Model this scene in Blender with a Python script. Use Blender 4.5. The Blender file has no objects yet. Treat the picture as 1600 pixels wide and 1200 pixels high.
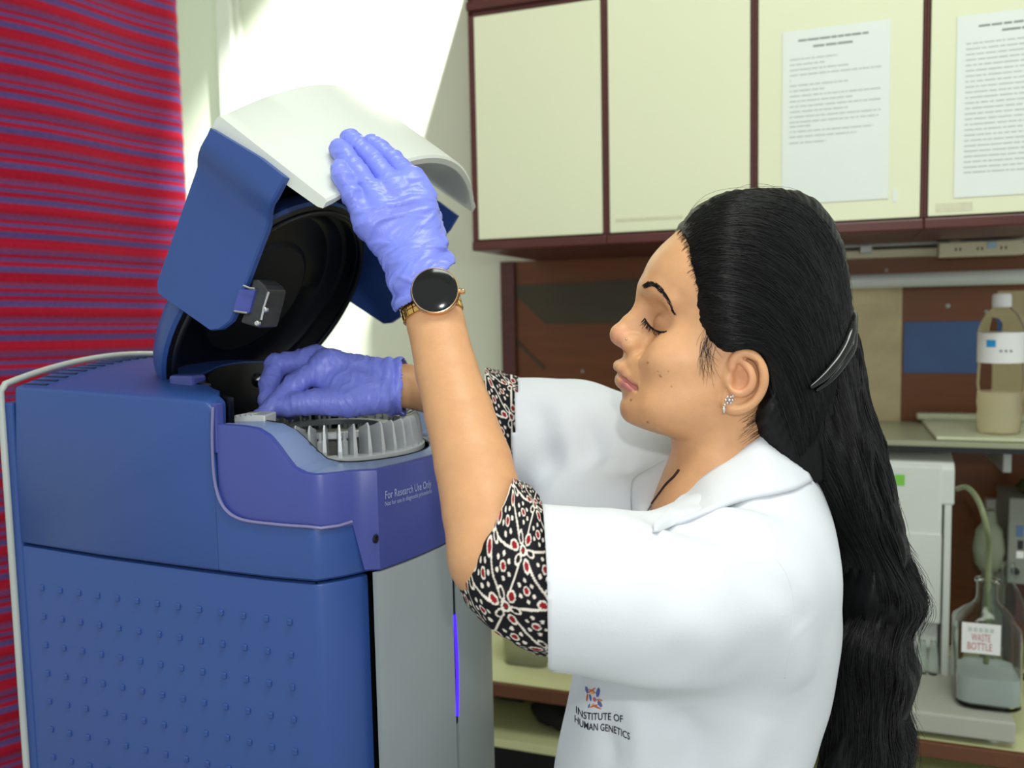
import bpy, bmesh, math, random
import numpy as np
from mathutils import Vector, Matrix
from mathutils.bvhtree import BVHTree

random.seed(7)
rng = np.random.default_rng(7)
scene = bpy.context.scene
col = scene.collection

# ------------------------------------------------------------------ camera
FPX = 1350.0
PITCH = math.radians(4.75)
ROLL = math.radians(1.2)
CAM = np.array([0.0, 0.0, 1.55])
F0 = np.array([0, math.cos(PITCH), -math.sin(PITCH)])
U0 = np.array([0, math.sin(PITCH), math.cos(PITCH)])
R0 = np.array([1.0, 0, 0])
CR = R0 * math.cos(ROLL) - U0 * math.sin(ROLL)
CU = U0 * math.cos(ROLL) + R0 * math.sin(ROLL)
cam_data = bpy.data.cameras.new('camera')
cam_data.sensor_width = 36.0
cam_data.lens = 36.0 * FPX / 1600.0
cam_data.clip_start = 0.02
cam = bpy.data.objects.new('camera', cam_data)
col.objects.link(cam)
cam.matrix_world = Matrix(((CR[0], CU[0], -F0[0], CAM[0]), (CR[1], CU[1], -F0[1], CAM[1]),
                           (CR[2], CU[2], -F0[2], CAM[2]), (0, 0, 0, 1)))
scene.camera = cam
cam_data.dof.use_dof = True
cam_data.dof.focus_distance = 0.86
cam_data.dof.aperture_fstop = 5.0

# ------------------------------------------------------------------ world, lights, exposure
world = bpy.data.worlds.new('world')
scene.world = world
world.use_nodes = True
wb = world.node_tree.nodes['Background']
wb.inputs[0].default_value = (0.93, 1.0, 0.95, 1)
wb.inputs[1].default_value = 0.78

def lamp(name, kind, loc, energy, color=(1, 1, 1), size=0.1, size_y=None, target=None):
    d = bpy.data.lights.new(name, kind)
    d.energy = energy
    d.color = color
    if kind == 'AREA':
        d.size = size
        if size_y:
            d.shape = 'RECTANGLE'; d.size_y = size_y
    else:
        d.shadow_soft_size = size
    o = bpy.data.objects.new(name, d)
    col.objects.link(o)
    o.location = loc
    if target is not None:
        o.rotation_euler = (Vector(target) - Vector(loc)).to_track_quat('-Z', 'Y').to_euler()
    return o

# the camera's own flash, a little above the lens
lamp('camera_flash', 'POINT', (0.03, -0.01, 1.70), 9.5, (1.0, 0.985, 0.97), 0.018)
# fluorescent ceiling fitting behind and above the photographer
lamp('ceiling_light', 'AREA', (0.35, 0.25, 3.2), 28, (0.95, 1.0, 0.93), 1.2, 0.5, target=(0.35, 0.25, 0))

scene.view_settings.view_transform = 'Standard'
scene.view_settings.look = 'None'
scene.view_settings.exposure = 0.0
scene.view_settings.gamma = 1.0
scene.view_settings.use_curve_mapping = False

# ------------------------------------------------------------------ frames
def ray(px, py):
    return F0 + (px - 800.0) / FPX * CR - (py - 600.0) / FPX * CU

def P(px, py, d):
    return CAM + d * ray(px, py)

def plane_hit(px, py, q, n):
    r = ray(px, py)
    t = np.dot(q - CAM, n) / np.dot(r, n)
    return CAM + t * r

RA = math.radians(20)
XR = np.array([math.cos(RA), -math.sin(RA), 0]); YR = np.array([math.sin(RA), math.cos(RA), 0])
RO = P(800, 300, 1.78).copy(); RO[2] = 0
def RM(u, v, z):
    return RO + u * XR + v * YR + np.array([0, 0, z])
def rp(px, py, v):
    h = plane_hit(px, py, RO + v * YR, YR)
    return float(np.dot(h - RO, XR)), float(h[2])
def rz(px, py, z):
    r = ray(px, py); t = (z - CAM[2]) / r[2]; h = CAM + t * r
    return float(np.dot(h - RO, XR)), float(np.dot(h - RO, YR))

MA = math.radians(22)
XM = np.array([math.cos(MA), -math.sin(MA), 0]); YM = np.array([math.sin(MA), math.cos(MA), 0])
MO = P(490, 830, 0.86).copy(); MO[2] = 0
def MW(x, y, z):
    return MO + x * XM + y * YM + np.array([0, 0, z])
def mp(px, py, v=0.0):
    h = plane_hit(px, py, MO + v * YM, YM)
    return float(np.dot(h - MO, XM)), float(h[2])
def mfr(px, py, x):
    h = plane_hit(px, py, MO + x * XM, XM)
    return float(np.dot(h - MO, YM)), float(h[2])

# ------------------------------------------------------------------ materials
def lin(c):
    c = c / 255.0
    return c / 12.92 if c <= 0.04045 else ((c + 0.055) / 1.055) ** 2.4
def rgb(*c):
    return tuple(lin(v) for v in c) + (1.0,)

MATS = {}
def pm(name, color, rough=0.5, metal=0.0, var=0.06, scale=18.0, bump=0.0, bscale=300.0, spec=0.5,
       coat=0.0, trans=0.0, ior=1.45, emit=None, estr=0.0, attr=None, sss=0.0, stretch=None, sheen=0.0, alpha=1.0):
    m = bpy.data.materials.new(name); m.use_nodes = True
    nt = m.node_tree; b = nt.nodes['Principled BSDF']
    b.inputs['Roughness'].default_value = rough
    b.inputs['Metallic'].default_value = metal
    b.inputs['Specular IOR Level'].default_value = spec
    b.inputs['Coat Weight'].default_value = coat
    b.inputs['Coat Roughness'].default_value = 0.1
    b.inputs['Transmission Weight'].default_value = trans
    b.inputs['IOR'].default_value = ior
    b.inputs['Alpha'].default_value = alpha
    if sheen: b.inputs['Sheen Weight'].default_value = sheen
    if sss:
        b.inputs['Subsurface Weight'].default_value = sss
        b.inputs['Subsurface Radius'].default_value = (0.012, 0.005, 0.003)
        b.inputs['Subsurface Scale'].default_value = 0.6
    tc = nt.nodes.new('ShaderNodeTexCoord')
    src = tc.outputs['Object']
    if stretch:
        mpn = nt.nodes.new('ShaderNodeMapping'); mpn.inputs['Scale'].default_value = stretch
        nt.links.new(src, mpn.inputs[0]); src = mpn.outputs[0]
    nz = nt.nodes.new('ShaderNodeTexNoise'); nz.inputs['Scale'].default_value = scale; nz.inputs['Detail'].default_value = 4
    nt.links.new(src, nz.inputs['Vector'])
    mx = nt.nodes.new('ShaderNodeMix'); mx.data_type = 'RGBA'; mx.blend_type = 'MULTIPLY'
    mx.inputs[0].default_value = 0.78
    rmp = nt.nodes.new('ShaderNodeMapRange')
    rmp.inputs[1].default_value = 0.3; rmp.inputs[2].default_value = 0.7
    rmp.inputs[3].default_value = 1 - var; rmp.inputs[4].default_value = 1 + var
    nt.links.new(nz.outputs[0], rmp.inputs[0])
    if attr:
        a = nt.nodes.new('ShaderNodeAttribute'); a.attribute_name = attr
        nt.links.new(a.outputs['Color'], mx.inputs[6])
    else:
        mx.inputs[6].default_value = color
    nt.links.new(rmp.outputs[0], mx.inputs[7])
    nt.links.new(mx.outputs[2], b.inputs['Base Color'])
    if bump:
        n2 = nt.nodes.new('ShaderNodeTexNoise'); n2.inputs['Scale'].default_value = bscale; n2.inputs['Detail'].default_value = 3
        nt.links.new(src, n2.inputs['Vector'])
        bp = nt.nodes.new('ShaderNodeBump'); bp.inputs['Strength'].default_value = bump; bp.inputs['Distance'].default_value = 0.002
        nt.links.new(n2.outputs[0], bp.inputs['Height']); nt.links.new(bp.outputs[0], b.inputs['Normal'])
    if emit:
        b.inputs['Emission Color'].default_value = emit; b.inputs['Emission Strength'].default_value = estr
    MATS[name] = m
    return m

# ------------------------------------------------------------------ object helpers
def tag(o, label=None, cat=None, group=None, kind=None):
    if label: o['label'] = label
    if cat: o['category'] = cat
    if group: o['group'] = group
    if kind: o['kind'] = kind
    return o

def thing(name, loc, label, cat, group=None):
    o = bpy.data.objects.new(name, None)
    o.empty_display_size = 0.05
    col.objects.link(o)
    o.location = tuple(float(c) for c in loc)
    o['wl'] = [float(c) for c in loc]
    return tag(o, label, cat, group)

def wloc(o):
    l = np.zeros(3)
    while o is not None:
        l += np.array(o.location); o = o.parent
    return l

def link_mesh(name, me, m, parent=None, loc=None):
    o = bpy.data.objects.new(name, me)
    col.objects.link(o)
    if m is not None: me.materials.append(m)
    if parent is not None:
        o.parent = parent
    if loc is not None:
        o.location = tuple(float(c) for c in loc)
    return o

def build(name, verts, faces, m, parent=None, smooth=False, label=None, cat=None, group=None, kind=None, angle=None):
    V = np.array([np.asarray(v, float) for v in verts])
    if parent is not None:
        base = wloc(parent); loc = None
    else:
        base = np.array([(V[:, 0].min() + V[:, 0].max()) / 2, (V[:, 1].min() + V[:, 1].max()) / 2, V[:, 2].min()]); loc = base
    V = V - base
    me = bpy.data.meshes.new(name)
    me.from_pydata([tuple(v) for v in V], [], [tuple(int(i) for i in f) for f in faces])
    me.update()
    bm = bmesh.new(); bm.from_mesh(me)
    bmesh.ops.recalc_face_normals(bm, faces=bm.faces)
    bm.to_mesh(me); bm.free()
    if smooth:
        me.polygons.foreach_set('use_smooth', [True] * len(me.polygons))
        if angle: 
            me.set_sharp_from_angle(angle=math.radians(angle))
    o = link_mesh(name, me, m, parent, loc)
    return tag(o, label, cat, group, kind)

def build_np(name, V, Q, m, parent=None, smooth=True, colors=None, **kw):
    V = np.asarray(V, np.float64)
    if parent is not None:
        base = wloc(parent); loc = None
    else:
        base = np.array([(V[:, 0].min() + V[:, 0].max()) / 2, (V[:, 1].min() + V[:, 1].max()) / 2, V[:, 2].min()]); loc = base
    me = bpy.data.meshes.new(name)
    Q = np.asarray(Q, np.int32); n, k = Q.shape
    me.vertices.add(len(V)); me.vertices.foreach_set('co', (V - base).astype(np.float32).ravel())
    me.loops.add(n * k); me.loops.foreach_set('vertex_index', Q.ravel())
    me.polygons.add(n); me.polygons.foreach_set('loop_start', np.arange(0, n * k, k, dtype=np.int32))
    me.update(calc_edges=True)
    me.validate()
    if smooth: me.polygons.foreach_set('use_smooth', np.ones(len(me.polygons), bool))
    if colors is not None:
        a = me.color_attributes.new('Col', 'FLOAT_COLOR', 'POINT')
        c4 = np.ones((len(V), 4), np.float32); c4[:, :3] = colors
        a.data.foreach_set('color', c4.ravel())
    me.update()
    o = link_mesh(name, me, m, parent, loc)
    return tag(o, **kw)

class MB:
    def __init__(s): s.v = []; s.f = []
    def add(s, v, f):
        b = len(s.v); s.v += [np.asarray(x, float) for x in v]; s.f += [[i + b for i in q] for q in f]; return s
    def build(s, name, m, parent=None, **kw): return build(name, s.v, s.f, m, parent, **kw)

def bevel_mesh(v, f, w, seg=2):
    bm = bmesh.new()
    vs = [bm.verts.new(tuple(x)) for x in v]
    for q in f: bm.faces.new([vs[i] for i in q])
    bmesh.ops.recalc_face_normals(bm, faces=bm.faces)
    es = [e for e in bm.edges if len(e.link_faces) == 2 and e.calc_face_angle(0) > 0.5]
    bmesh.ops.bevel(bm, geom=es, offset=w, segments=seg, affect='EDGES', profile=0.5, clamp_overlap=True)
    bm.verts.index_update()
    V = [np.array(x.co) for x in bm.verts]; Fc = [[x.index for x in q.verts] for q in bm.faces]
    bm.free()
    return V, Fc

BOXF = [(0, 1, 2, 3), (7, 6, 5, 4), (0, 4, 5, 1), (1, 5, 6, 2), (2, 6, 7, 3), (3, 7, 4, 0)]
def boxg(fr, a0, a1, b0, b1, c0, c1, bev=0.0, seg=2):
    v = [fr(a, b, c) for c in (c0, c1) for a, b in ((a0, b0), (a1, b0), (a1, b1), (a0, b1))]
    if bev: return bevel_mesh(v, BOXF, bev, seg)
    return v, BOXF

def box(name, fr, a0, a1, b0, b1, c0, c1, m, parent=None, bev=0.0, seg=2, **kw):
    v, f = boxg(fr, a0, a1, b0, b1, c0, c1, bev, seg)
    return build(name, v, f, m, parent, **kw)

def prismg(pts0, pts1):
    n = len(pts0)
    v = list(pts0) + list(pts1)
    f = [list(range(n))[::-1], list(range(n, 2 * n))] + [[i, (i + 1) % n, n + (i + 1) % n, n + i] for i in range(n)]
    return v, f

def loftg(rings, closed=True, cap=True):
    n = len(rings[0]); v = []; f = []
    for r in rings: v += [np.asarray(x, float) for x in r]
    for i in range(len(rings) - 1):
        for j in range(n if closed else n - 1):
            a = i * n + j; b = i * n + (j + 1) % n
            f.append([a, b, b + n, a + n])
    if cap and closed:
        f.append(list(range(n))[::-1]); f.append([(len(rings) - 1) * n + j for j in range(n)])
    return v, f

def catmull(pts, n):
    pts = np.asarray(pts, float); k = len(pts)
    t = np.linspace(0, k - 1, n); i = np.clip(t.astype(int), 0, k - 2); u = (t - i)[:, None]
    p0 = pts[np.clip(i - 1, 0, k - 1)]; p1 = pts[i]; p2 = pts[i + 1]; p3 = pts[np.clip(i + 2, 0, k - 1)]
    return 0.5 * (2 * p1 + (p2 - p0) * u + (2 * p0 - 5 * p1 + 4 * p2 - p3) * u ** 2 + (3 * p1 - p0 - 3 * p2 + p3) * u ** 3)

def tubeg(path, rad, n=10, cap=True):
    path = np.asarray(path, float); m = len(path)
    rad = np.ones(m) * rad if np.isscalar(rad) else np.asarray(rad, float)
    T = np.gradient(path, axis=0); T /= np.linalg.norm(T, axis=1)[:, None] + 1e-12
    up = np.array([0, 0, 1.0]) if abs(T[0][2]) < 0.9 else np.array([0, 1.0, 0])
    rings = []; N = None
    for i in range(m):
        if N is None: N = np.cross(T[i], up)
        else: N = N - T[i] * np.dot(N, T[i])
        N /= np.linalg.norm(N); B = np.cross(T[i], N)
        rings.append([path[i] + rad[i] * (math.cos(a) * N + math.sin(a) * B) for a in np.linspace(0, 2 * math.pi, n, endpoint=False)])
    return loftg(rings, True, cap)

def tube(name, path, rad, m, parent=None, n=10, **kw):
    v, f = tubeg(path, rad, n)
    return build(name, v, f, m, parent, smooth=True, angle=50, **kw)

def latheg(c, prof, n=32, ax=None, ex=None):
    c = np.asarray(c, float)
    az = np.array([0, 0, 1.0]) if ax is None else np.asarray(ax, float) / np.linalg.norm(ax)
    e1 = np.array([1.0, 0, 0]) if ex is None else np.asarray(ex, float)
    e1 = e1 - az * np.dot(e1, az); e1 /= np.linalg.norm(e1); e2 = np.cross(az, e1)
    rings = [[c + z * az + r * (math.cos(a) * e1 + math.sin(a) * e2) for a in np.linspace(0, 2 * math.pi, n, endpoint=False)] for r, z in prof]
    return loftg(rings, True, True)

def lathe(name, c, prof, m, parent=None, n=32, ax=None, ex=None, angle=40, **kw):
    v, f = latheg(c, prof, n, ax, ex)
    return build(name, v, f, m, parent, smooth=True, angle=angle, **kw)

def text_mesh(name, txt, fr, size, m, parent, extrude=0.0002, spacing=1.0, bold=0.0):
    """flat lettering; fr(a, b) -> world point for text-plane coordinates in metres"""
    c = bpy.data.curves.new(name, 'FONT'); c.body = txt; c.size = size; c.space_character = spacing; c.offset = bold
    c.resolution_u = 3
    o = bpy.data.objects.new(name, c); col.objects.link(o)
    dg = bpy.context.evaluated_depsgraph_get(); dg.update()
    me = o.evaluated_get(dg).to_mesh()
    V = [fr(v.co.x, v.co.y) for v in me.vertices]; Fc = [list(p.vertices) for p in me.polygons]
    o.evaluated_get(dg).to_mesh_clear()
    bpy.data.objects.remove(o); bpy.data.curves.remove(c)
    return build(name, V, Fc, m, parent)
# ------------------------------------------------------------------ shared materials
M_wall = pm('white_plaster', rgb(228, 234, 214), 0.75, var=0.006, bump=0.03)
M_trimw = pm('white_paint', rgb(232, 234, 224), 0.4, var=0.02)
M_floor = pm('floor_tile', rgb(150, 148, 140), 0.4, var=0.08)
M_mahog = pm('mahogany_frame', rgb(84, 38, 34), 0.38, var=0.18, scale=9, stretch=(2, 2, 12))
M_cream = pm('cream_laminate', rgb(226, 228, 196), 0.35, var=0.015, scale=4)
M_wood = pm('brown_panel', rgb(110, 60, 20), 0.45, var=0.18, scale=5, stretch=(1, 1, 9))
M_wood2 = pm('dark_panel', rgb(66, 58, 38), 0.5, var=0.1, scale=6, stretch=(1, 1, 5))
M_ply = pm('plywood', rgb(214, 198, 156), 0.6, var=0.14, scale=7, stretch=(1, 1, 3))
M_bluep = pm('blue_sheet', rgb(62, 92, 142), 0.5, var=0.08)
M_paper = pm('paper', rgb(226, 232, 226), 0.8, var=0.01)
M_ink = pm('grey_ink', rgb(186, 193, 187), 0.9, var=0.05)
M_inkd = pm('dark_ink', rgb(138, 146, 141), 0.9, var=0.05)
M_alu = pm('grey_metal', rgb(160, 164, 158), 0.4, 0.3, var=0.05)
M_tubew = pm('frosted_tube', rgb(196, 202, 196), 0.25, var=0.02)
M_ivory = pm('ivory_plastic', rgb(196, 188, 156), 0.4, var=0.03)
M_blk = pm('black_plastic', rgb(16, 17, 22), 0.42, var=0.1)
M_blkgloss = pm('black_gloss', rgb(10, 11, 14), 0.12, var=0.05)
M_white_dev = pm('white_device', rgb(206, 210, 204), 0.4, var=0.02)
M_grey_dev = pm('grey_device', rgb(122, 124, 116), 0.45, var=0.03)
M_glass = pm('clear_glass', rgb(244, 250, 246), 0.03, trans=1.0, ior=1.22, var=0.0)
M_pet = pm('clear_plastic', rgb(246, 246, 242), 0.05, trans=1.0, ior=1.04, var=0.0)
M_water = pm('pale_liquid', rgb(250, 242, 214), 0.05, trans=0.7, ior=1.05, var=0.02)
M_hose = pm('green_hose', rgb(150, 160, 120), 0.2, trans=0.45, ior=1.3, var=0.05)
M_label = pm('white_label', rgb(222, 222, 220), 0.6, var=0.02)
M_red = pm('red_print', rgb(176, 96, 92), 0.7)
M_cyan = pm('cyan_print', rgb(30, 140, 200), 0.6)
M_lime = pm('lime_sticker', rgb(120, 190, 70), 0.6)
M_shelfg = pm('grey_green_shelf', rgb(150, 152, 124), 0.35, var=0.05)
M_dkcloth = pm('dark_cloth', rgb(18, 19, 20), 0.8, var=0.2)  # the cloth's own black

WV = 0.42        # wall plane behind the cabinets (room frame)
# ------------------------------------------------------------------ room shell
uL = rp(296, 300, WV)[0]
box('wall_back', RM, uL - 0.9, 1.6, WV, WV + 0.1, 0, 3.3, M_wall, kind='structure')
box('floor', RM, -2.4, 1.6, -2.6, WV + 0.1, -0.05, 0, M_floor, kind='structure')
box('ceiling', RM, -2.4, 1.6, -2.6, WV + 0.1, 3.3, 3.36, M_wall, kind='structure')
# white door frame on the wall beside the blind
a = rp(350, 80, WV)[0]; b = rp(358, 80, WV)[0]; c = rp(372, 80, WV)[0]; d = rp(380, 80, WV)[0]
tr = box('trim_1', RM, a, c, WV - 0.03, WV + 0.01, 0, 2.75, M_trimw, bev=0.003, kind='structure')
box('door_stop', RM, c, d, WV - 0.012, WV + 0.01, 0, 2.75, M_trimw, tr, bev=0.002)

# striped blind
Cq = P(302, 300, 2.12); ca = math.radians(37)
CX = np.array([math.sin(ca), math.cos(ca), 0]); CN = np.array([math.cos(ca), -math.sin(ca), 0])
def curtain():
    m = bpy.data.materials.new('striped_fabric'); m.use_nodes = True
    nt = m.node_tree; bs = nt.nodes['Principled BSDF']; bs.inputs['Roughness'].default_value = 0.85
    bs.inputs['Specular IOR Level'].default_value = 0.15
    at = nt.nodes.new('ShaderNodeAttribute'); at.attribute_name = 'Col'
    nz = nt.nodes.new('ShaderNodeTexNoise'); nz.inputs['Scale'].default_value = 260
    tc = nt.nodes.new('ShaderNodeTexCoord')
    mpg = nt.nodes.new('ShaderNodeMapping'); mpg.inputs['Scale'].default_value = (0.5, 0.5, 3.0)
    nt.links.new(tc.outputs['Object'], mpg.inputs[0]); nt.links.new(mpg.outputs[0], nz.inputs['Vector'])
    mr = nt.nodes.new('ShaderNodeMapRange'); mr.inputs[1].default_value = 0.3; mr.inputs[2].default_value = 0.7
    mr.inputs[3].default_value = 0.8; mr.inputs[4].default_value = 1.15
    nt.links.new(nz.outputs[0], mr.inputs[0])
    mx = nt.nodes.new('ShaderNodeMix'); mx.data_type = 'RGBA'; mx.blend_type = 'MULTIPLY'; mx.inputs[0].default_value = 1
    nt.links.new(at.outputs['Color'], mx.inputs[6]); nt.links.new(mr.outputs[0], mx.inputs[7])
    nt.links.new(mx.outputs[2], bs.inputs['Base Color'])
    nu, nz_ = 40, 1500
    uu = np.linspace(-0.95, 0.0, nu); zz = np.linspace(0.3, 2.75, nz_)
    U, Z = np.meshgrid(uu, zz, indexing='ij')
    tilt = Z + 0.02 * U                       # stripes are slightly out of level
    bulge = 0.012 * np.sin(U * 14) + 0.0012 * np.sin(tilt * 2 * np.pi / 0.042)
    edge = np.clip((U + 0.03) / 0.03, 0, 1) ** 2 * 0.03
    V = Cq[None, None, :] * np.array([1, 1, 0]) + U[..., None] * CX + (bulge - edge)[..., None] * CN + Z[..., None] * np.array([0, 0, 1])
    V = V.reshape(-1, 3)
    per = 0.071
    t = ((tilt / per) % 1.0).ravel()
    red = np.array(rgb(166, 22, 48)[:3]); pur = np.array(rgb(88, 68, 126)[:3]); mid = np.array(rgb(126, 50, 88)[:3])
    ks = [0, .15, .19, .33, .37, .47, .50, .57, .61, .67, .71, .76, .80, .86, .9, 1.0]
    cs = [red, red, pur, pur, red, red, pur, pur, red * .9, red * .9, mid, pur, mid, mid, red * .85, red]
    C = np.stack([np.interp(t, ks, [c[i] for c in cs]) for i in range(3)], 1)
    C *= (1 + 0.05 * np.sin(tilt.ravel() * 997))[:, None]
    ii = np.arange(nu * nz_).reshape(nu, nz_)
    Q = np.stack([ii[:-1, :-1], ii[1:, :-1], ii[1:, 1:], ii[:-1, 1:]], -1).reshape(-1, 4)
    o = build_np('window_blind', V, Q, m, colors=C, label='red and purple striped fabric blind hanging at the left', cat='blind')
    return o
curtain()
# wall behind the blind
def CW(a, b, z): return Cq * np.array([1, 1, 0]) + a * CX - b * CN + np.array([0, 0, z])
box('wall_left', CW, -1.6, -0.02, 0.06, 0.12, 0, 3.3, M_wall, kind='structure')

# ------------------------------------------------------------------ wall cabinets
CD = WV - 0.005    # cabinet depth
ZB = rp(748, 392, 0)[1]; ZT = 2.32
uc0 = rp(737, 300, 0)[0]
zb = rp(745, 375, 0)[1]                       # lower edge of the doors
edges = [(745, 940), (952, 1172), (1185, 1439), (1452, 1740)]
cab_lab = ['cream wall cabinet with a plain door at the left end of the row',
           'cream wall cabinet above the face with tape residue on its door',
           'cream wall cabinet with the shorter notice taped to its door',
           'cream wall cabinet at the right with the longer notice on its door']
us = []
for i, (p0, p1) in enumerate(edges):
    u0 = rp(p0, 200, 0)[0]; u1 = rp(p1, 200, 0)[0]; us.append((u0, u1))
ztop_door = rp(745, 27, 0)[1]
q0 = rp(720, 0, WV); q1 = rp(575, 500, WV)
ksl = (q0[0] - q1[0]) / (q0[1] - q1[1])
ZT = q0[1] + (uc0 - q0[0]) / ksl            # unseen cabinet top, carried up so it shades the wall along this slope
wl = lamp('added_wall_spot', 'SPOT', tuple(RM(uc0 + .36 * ksl, WV - .53, ZT + .36)), 640, (0.97, 1.0, 0.95), .005, target=tuple(RM(-.56, WV, 2.08)))  # added spot out of view, cone aimed to brighten the wall patch
wl.data.spot_size = math.radians(42); wl.data.spot_blend = .6
for i, (u0, u1) in enumerate(us):
    cl = uc0 if i == 0 else (us[i - 1][1] + u0) / 2
    cr = us[-1][1] + 0.01 if i == 3 else (u1 + us[i + 1][0]) / 2
    t = thing('wall_cabinet', RM((cl + cr) / 2, CD / 2, ZB), cab_lab[i], 'cabinet', 'row of cream wall cabinets')
    g = MB()
    g.add(*boxg(RM, cl, cr, 0.012, CD, ZB + 0.02, ZT, 0.002))
    g.build('body', M_mahog, t)
    fr = MB()
    fr.add(*boxg(RM, cl, u0 - 0.0015, 0.0, 0.014, ZB + 0.02, ZT, 0.0015))
    fr.add(*boxg(RM, u1 + 0.0015, cr, 0.0, 0.014, ZB + 0.02, ZT, 0.0015))
    fr.add(*boxg(RM, cl, cr, 0.0, 0.014, ztop_door + 0.002, ZT, 0.0015))
    fr.build('face_frame', M_mahog, t)
    box('bottom_rail', RM, cl, cr, -0.006, CD, ZB, zb - 0.003, M_mahog, t, bev=0.003)
    box('top_rail', RM, cl, cr, -0.01, 0.004, ztop_door + 0.012, ztop_door + 0.03, M_mahog, t, bev=0.003)
    dr = box('door', RM, u0, u1, -0.004, 0.012, zb, ztop_door, M_cream, t, bev=0.0012)
    if i in (1, 3):
        q = [(962, 1067, 336, 347)] if i == 1 else [(1462, 1520, 315, 332)]
        x0, x1, y0, y1 = q[0]
        ua, za = rp(x0, y1, -0.0045); ub, zb2 = rp(x1, y0, -0.0045)
        M_tape = MATS.get('tape') or pm('tape', rgb(210, 208, 178), 0.3, var=0.08, scale=60)
        box('tape_residue', RM, ua, ub, -0.0047, -0.0035, za, zb2, M_tape, dr)
    if i == 2:
        ua, za = rp(1395, 316, -0.0045); ub, zb2 = rp(1402, 295, -0.0045)
        box('tape_residue', RM, ua, ub, -0.0047, -0.0035, za, zb2, M_paper, dr)

# printed notices taped on the doors
def notice(px0, px1, pyt, pyb, lines, heads, label):
    v0 = -0.0052
    u0 = rp(px0, pyt, v0)[0]; u1 = u0 + 0.206 if px1 is None else rp(px1, pyt, v0)[0]
    z1 = rp((px0 + (px1 or px0 + 100)) / 2, pyt, v0)[1]; z0 = rp((px0 + (px1 or px0 + 100)) / 2, pyb, v0)[1]
    w = u1 - u0; h = z1 - z0
    t = thing('notice', RM((u0 + u1) / 2, v0, z0), label, 'paper')
    box('sheet', RM, u0, u1, v0 - 0.0004, v0, z0, z1, M_paper, t)
    def words(ls, m, nm, hh, wl):
        g = MB()
        for (fx0, fx1, fy) in ls:
            x = fx0
            while x < fx1 - 0.005:
                l = min(random.uniform(*wl), fx1 - x)
                zc = z1 - fy * h
                g.add(*boxg(RM, u0 + x * w, u0 + (x + l) * w, v0 - 0.0006, v0 - 0.0004, zc - hh * h, zc + hh * h))
                x += l + random.uniform(0.006, 0.012)
        g.build(nm, m, t)
    words(heads, M_inkd, 'heading_text', 0.006, (0.05, 0.14))
    words(lines, M_ink, 'body_text', 0.0042, (0.02, 0.11))
L1 = []
for fy, e in [(.165, .52), (.195, .40), (.225, .62), (.255, .92), (.285, .08), (.315, .62), (.345, .40), (.375, .92), (.405, .66), (.435, .92), (.465, .62), (.495, .92), (.525, .9), (.55, .27), (.58, .85), (.61, .70), (.645, .42)]:
    L1.append((.07, e, fy))
notice(1223, 1392, 40, 315, L1, [(.15, .80, .06), (.29, .66, .10)], 'short printed notice on the cabinet door above the head')
L2 = []
for k in range(25):
    fy = .155 + k * .0295
    L2.append((.07, random.choice([.92, .9, .88, .6, .93, .5 if k % 4 == 0 else .9]), fy))
notice(1496, None, 20, 306, L2, [(.16, .84, .065), (.33, .7, .10)], 'long dense printed notice at the right picture edge')

# ------------------------------------------------------------------ wood panelling under the cabinets
u0 = rp(790, 480, WV)[0]
BZ = 0.78                                       # bench height
wp = thing('wood_panelling', RM(0.4, WV - 0.01, BZ), 'brown wood wall panelling between the cabinets and the bench', 'panelling')
def band(px0, px1, py0, py1, m, nm, v=WV - 0.012, th=0.012, extra=0.0):
    pc = (px0 + px1) / 2
    a = rp(px0, (py0 + py1) / 2, v)[0]; b = rp(px1, (py0 + py1) / 2, v)[0]
    z1 = rp(pc, py0, v)[1]; z0 = rp(pc, py1, v)[1]
    return box(nm, RM, a, b, v - extra, v + th - extra, z0, z1, m, wp, bev=0.001)
ur = 1.5
box('panel', RM, u0, ur, WV - 0.012, WV - 0.0006, BZ + .001, ZB - .0005, M_wood, wp)
b0 = rp(805, 480, WV - 0.02)[0]
box('side_batten', RM, u0 - 0.004, b0, WV - 0.026, WV - .0006, BZ + .001, ZB - .0005, M_mahog, wp, bev=0.002)
# dark slanted-end board
pts = [(806, 446), (1010, 436), (1080, 436), (1080, 505), (852, 506), (806, 462)]
v = WV - 0.016
pl = [rp(x, y, v) for x, y in pts]
vv, ff = prismg([RM(a, v, z) for a, z in pl], [RM(a, v + 0.006, z) for a, z in pl])
build('dark_board', vv, ff, M_wood2, wp)
pl = [rp(x, y, v) for x, y in [(806, 530), (850, 572), (850, 578), (806, 536)]]
vv, ff = prismg([RM(a, v, z) for a, z in pl], [RM(a, v + 0.006, z) for a, z in pl])
build('scuffed_edge', vv, ff, M_wood2, wp)
band(1060, 1409, 452, 676, M_ply, 'plywood_board')
band(1555, 1900, 450, 690, M_ply, 'plywood_board')
band(1412, 1550, 502, 583, M_bluep, 'blue_sheet', extra=0.002)
for (x, y, r) in [(910, 580, .004), (1385, 422, .004), (1481, 478, .005), (1541, 487, .004)]:
    a, z = rp(x, y, WV - 0.014)
    lathe('screw_head', RM(a, WV - 0.0125, z), [(r, 0), (r, .002), (r * .6, .003)], M_alu, wp, 12, ax=-YR)

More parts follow.
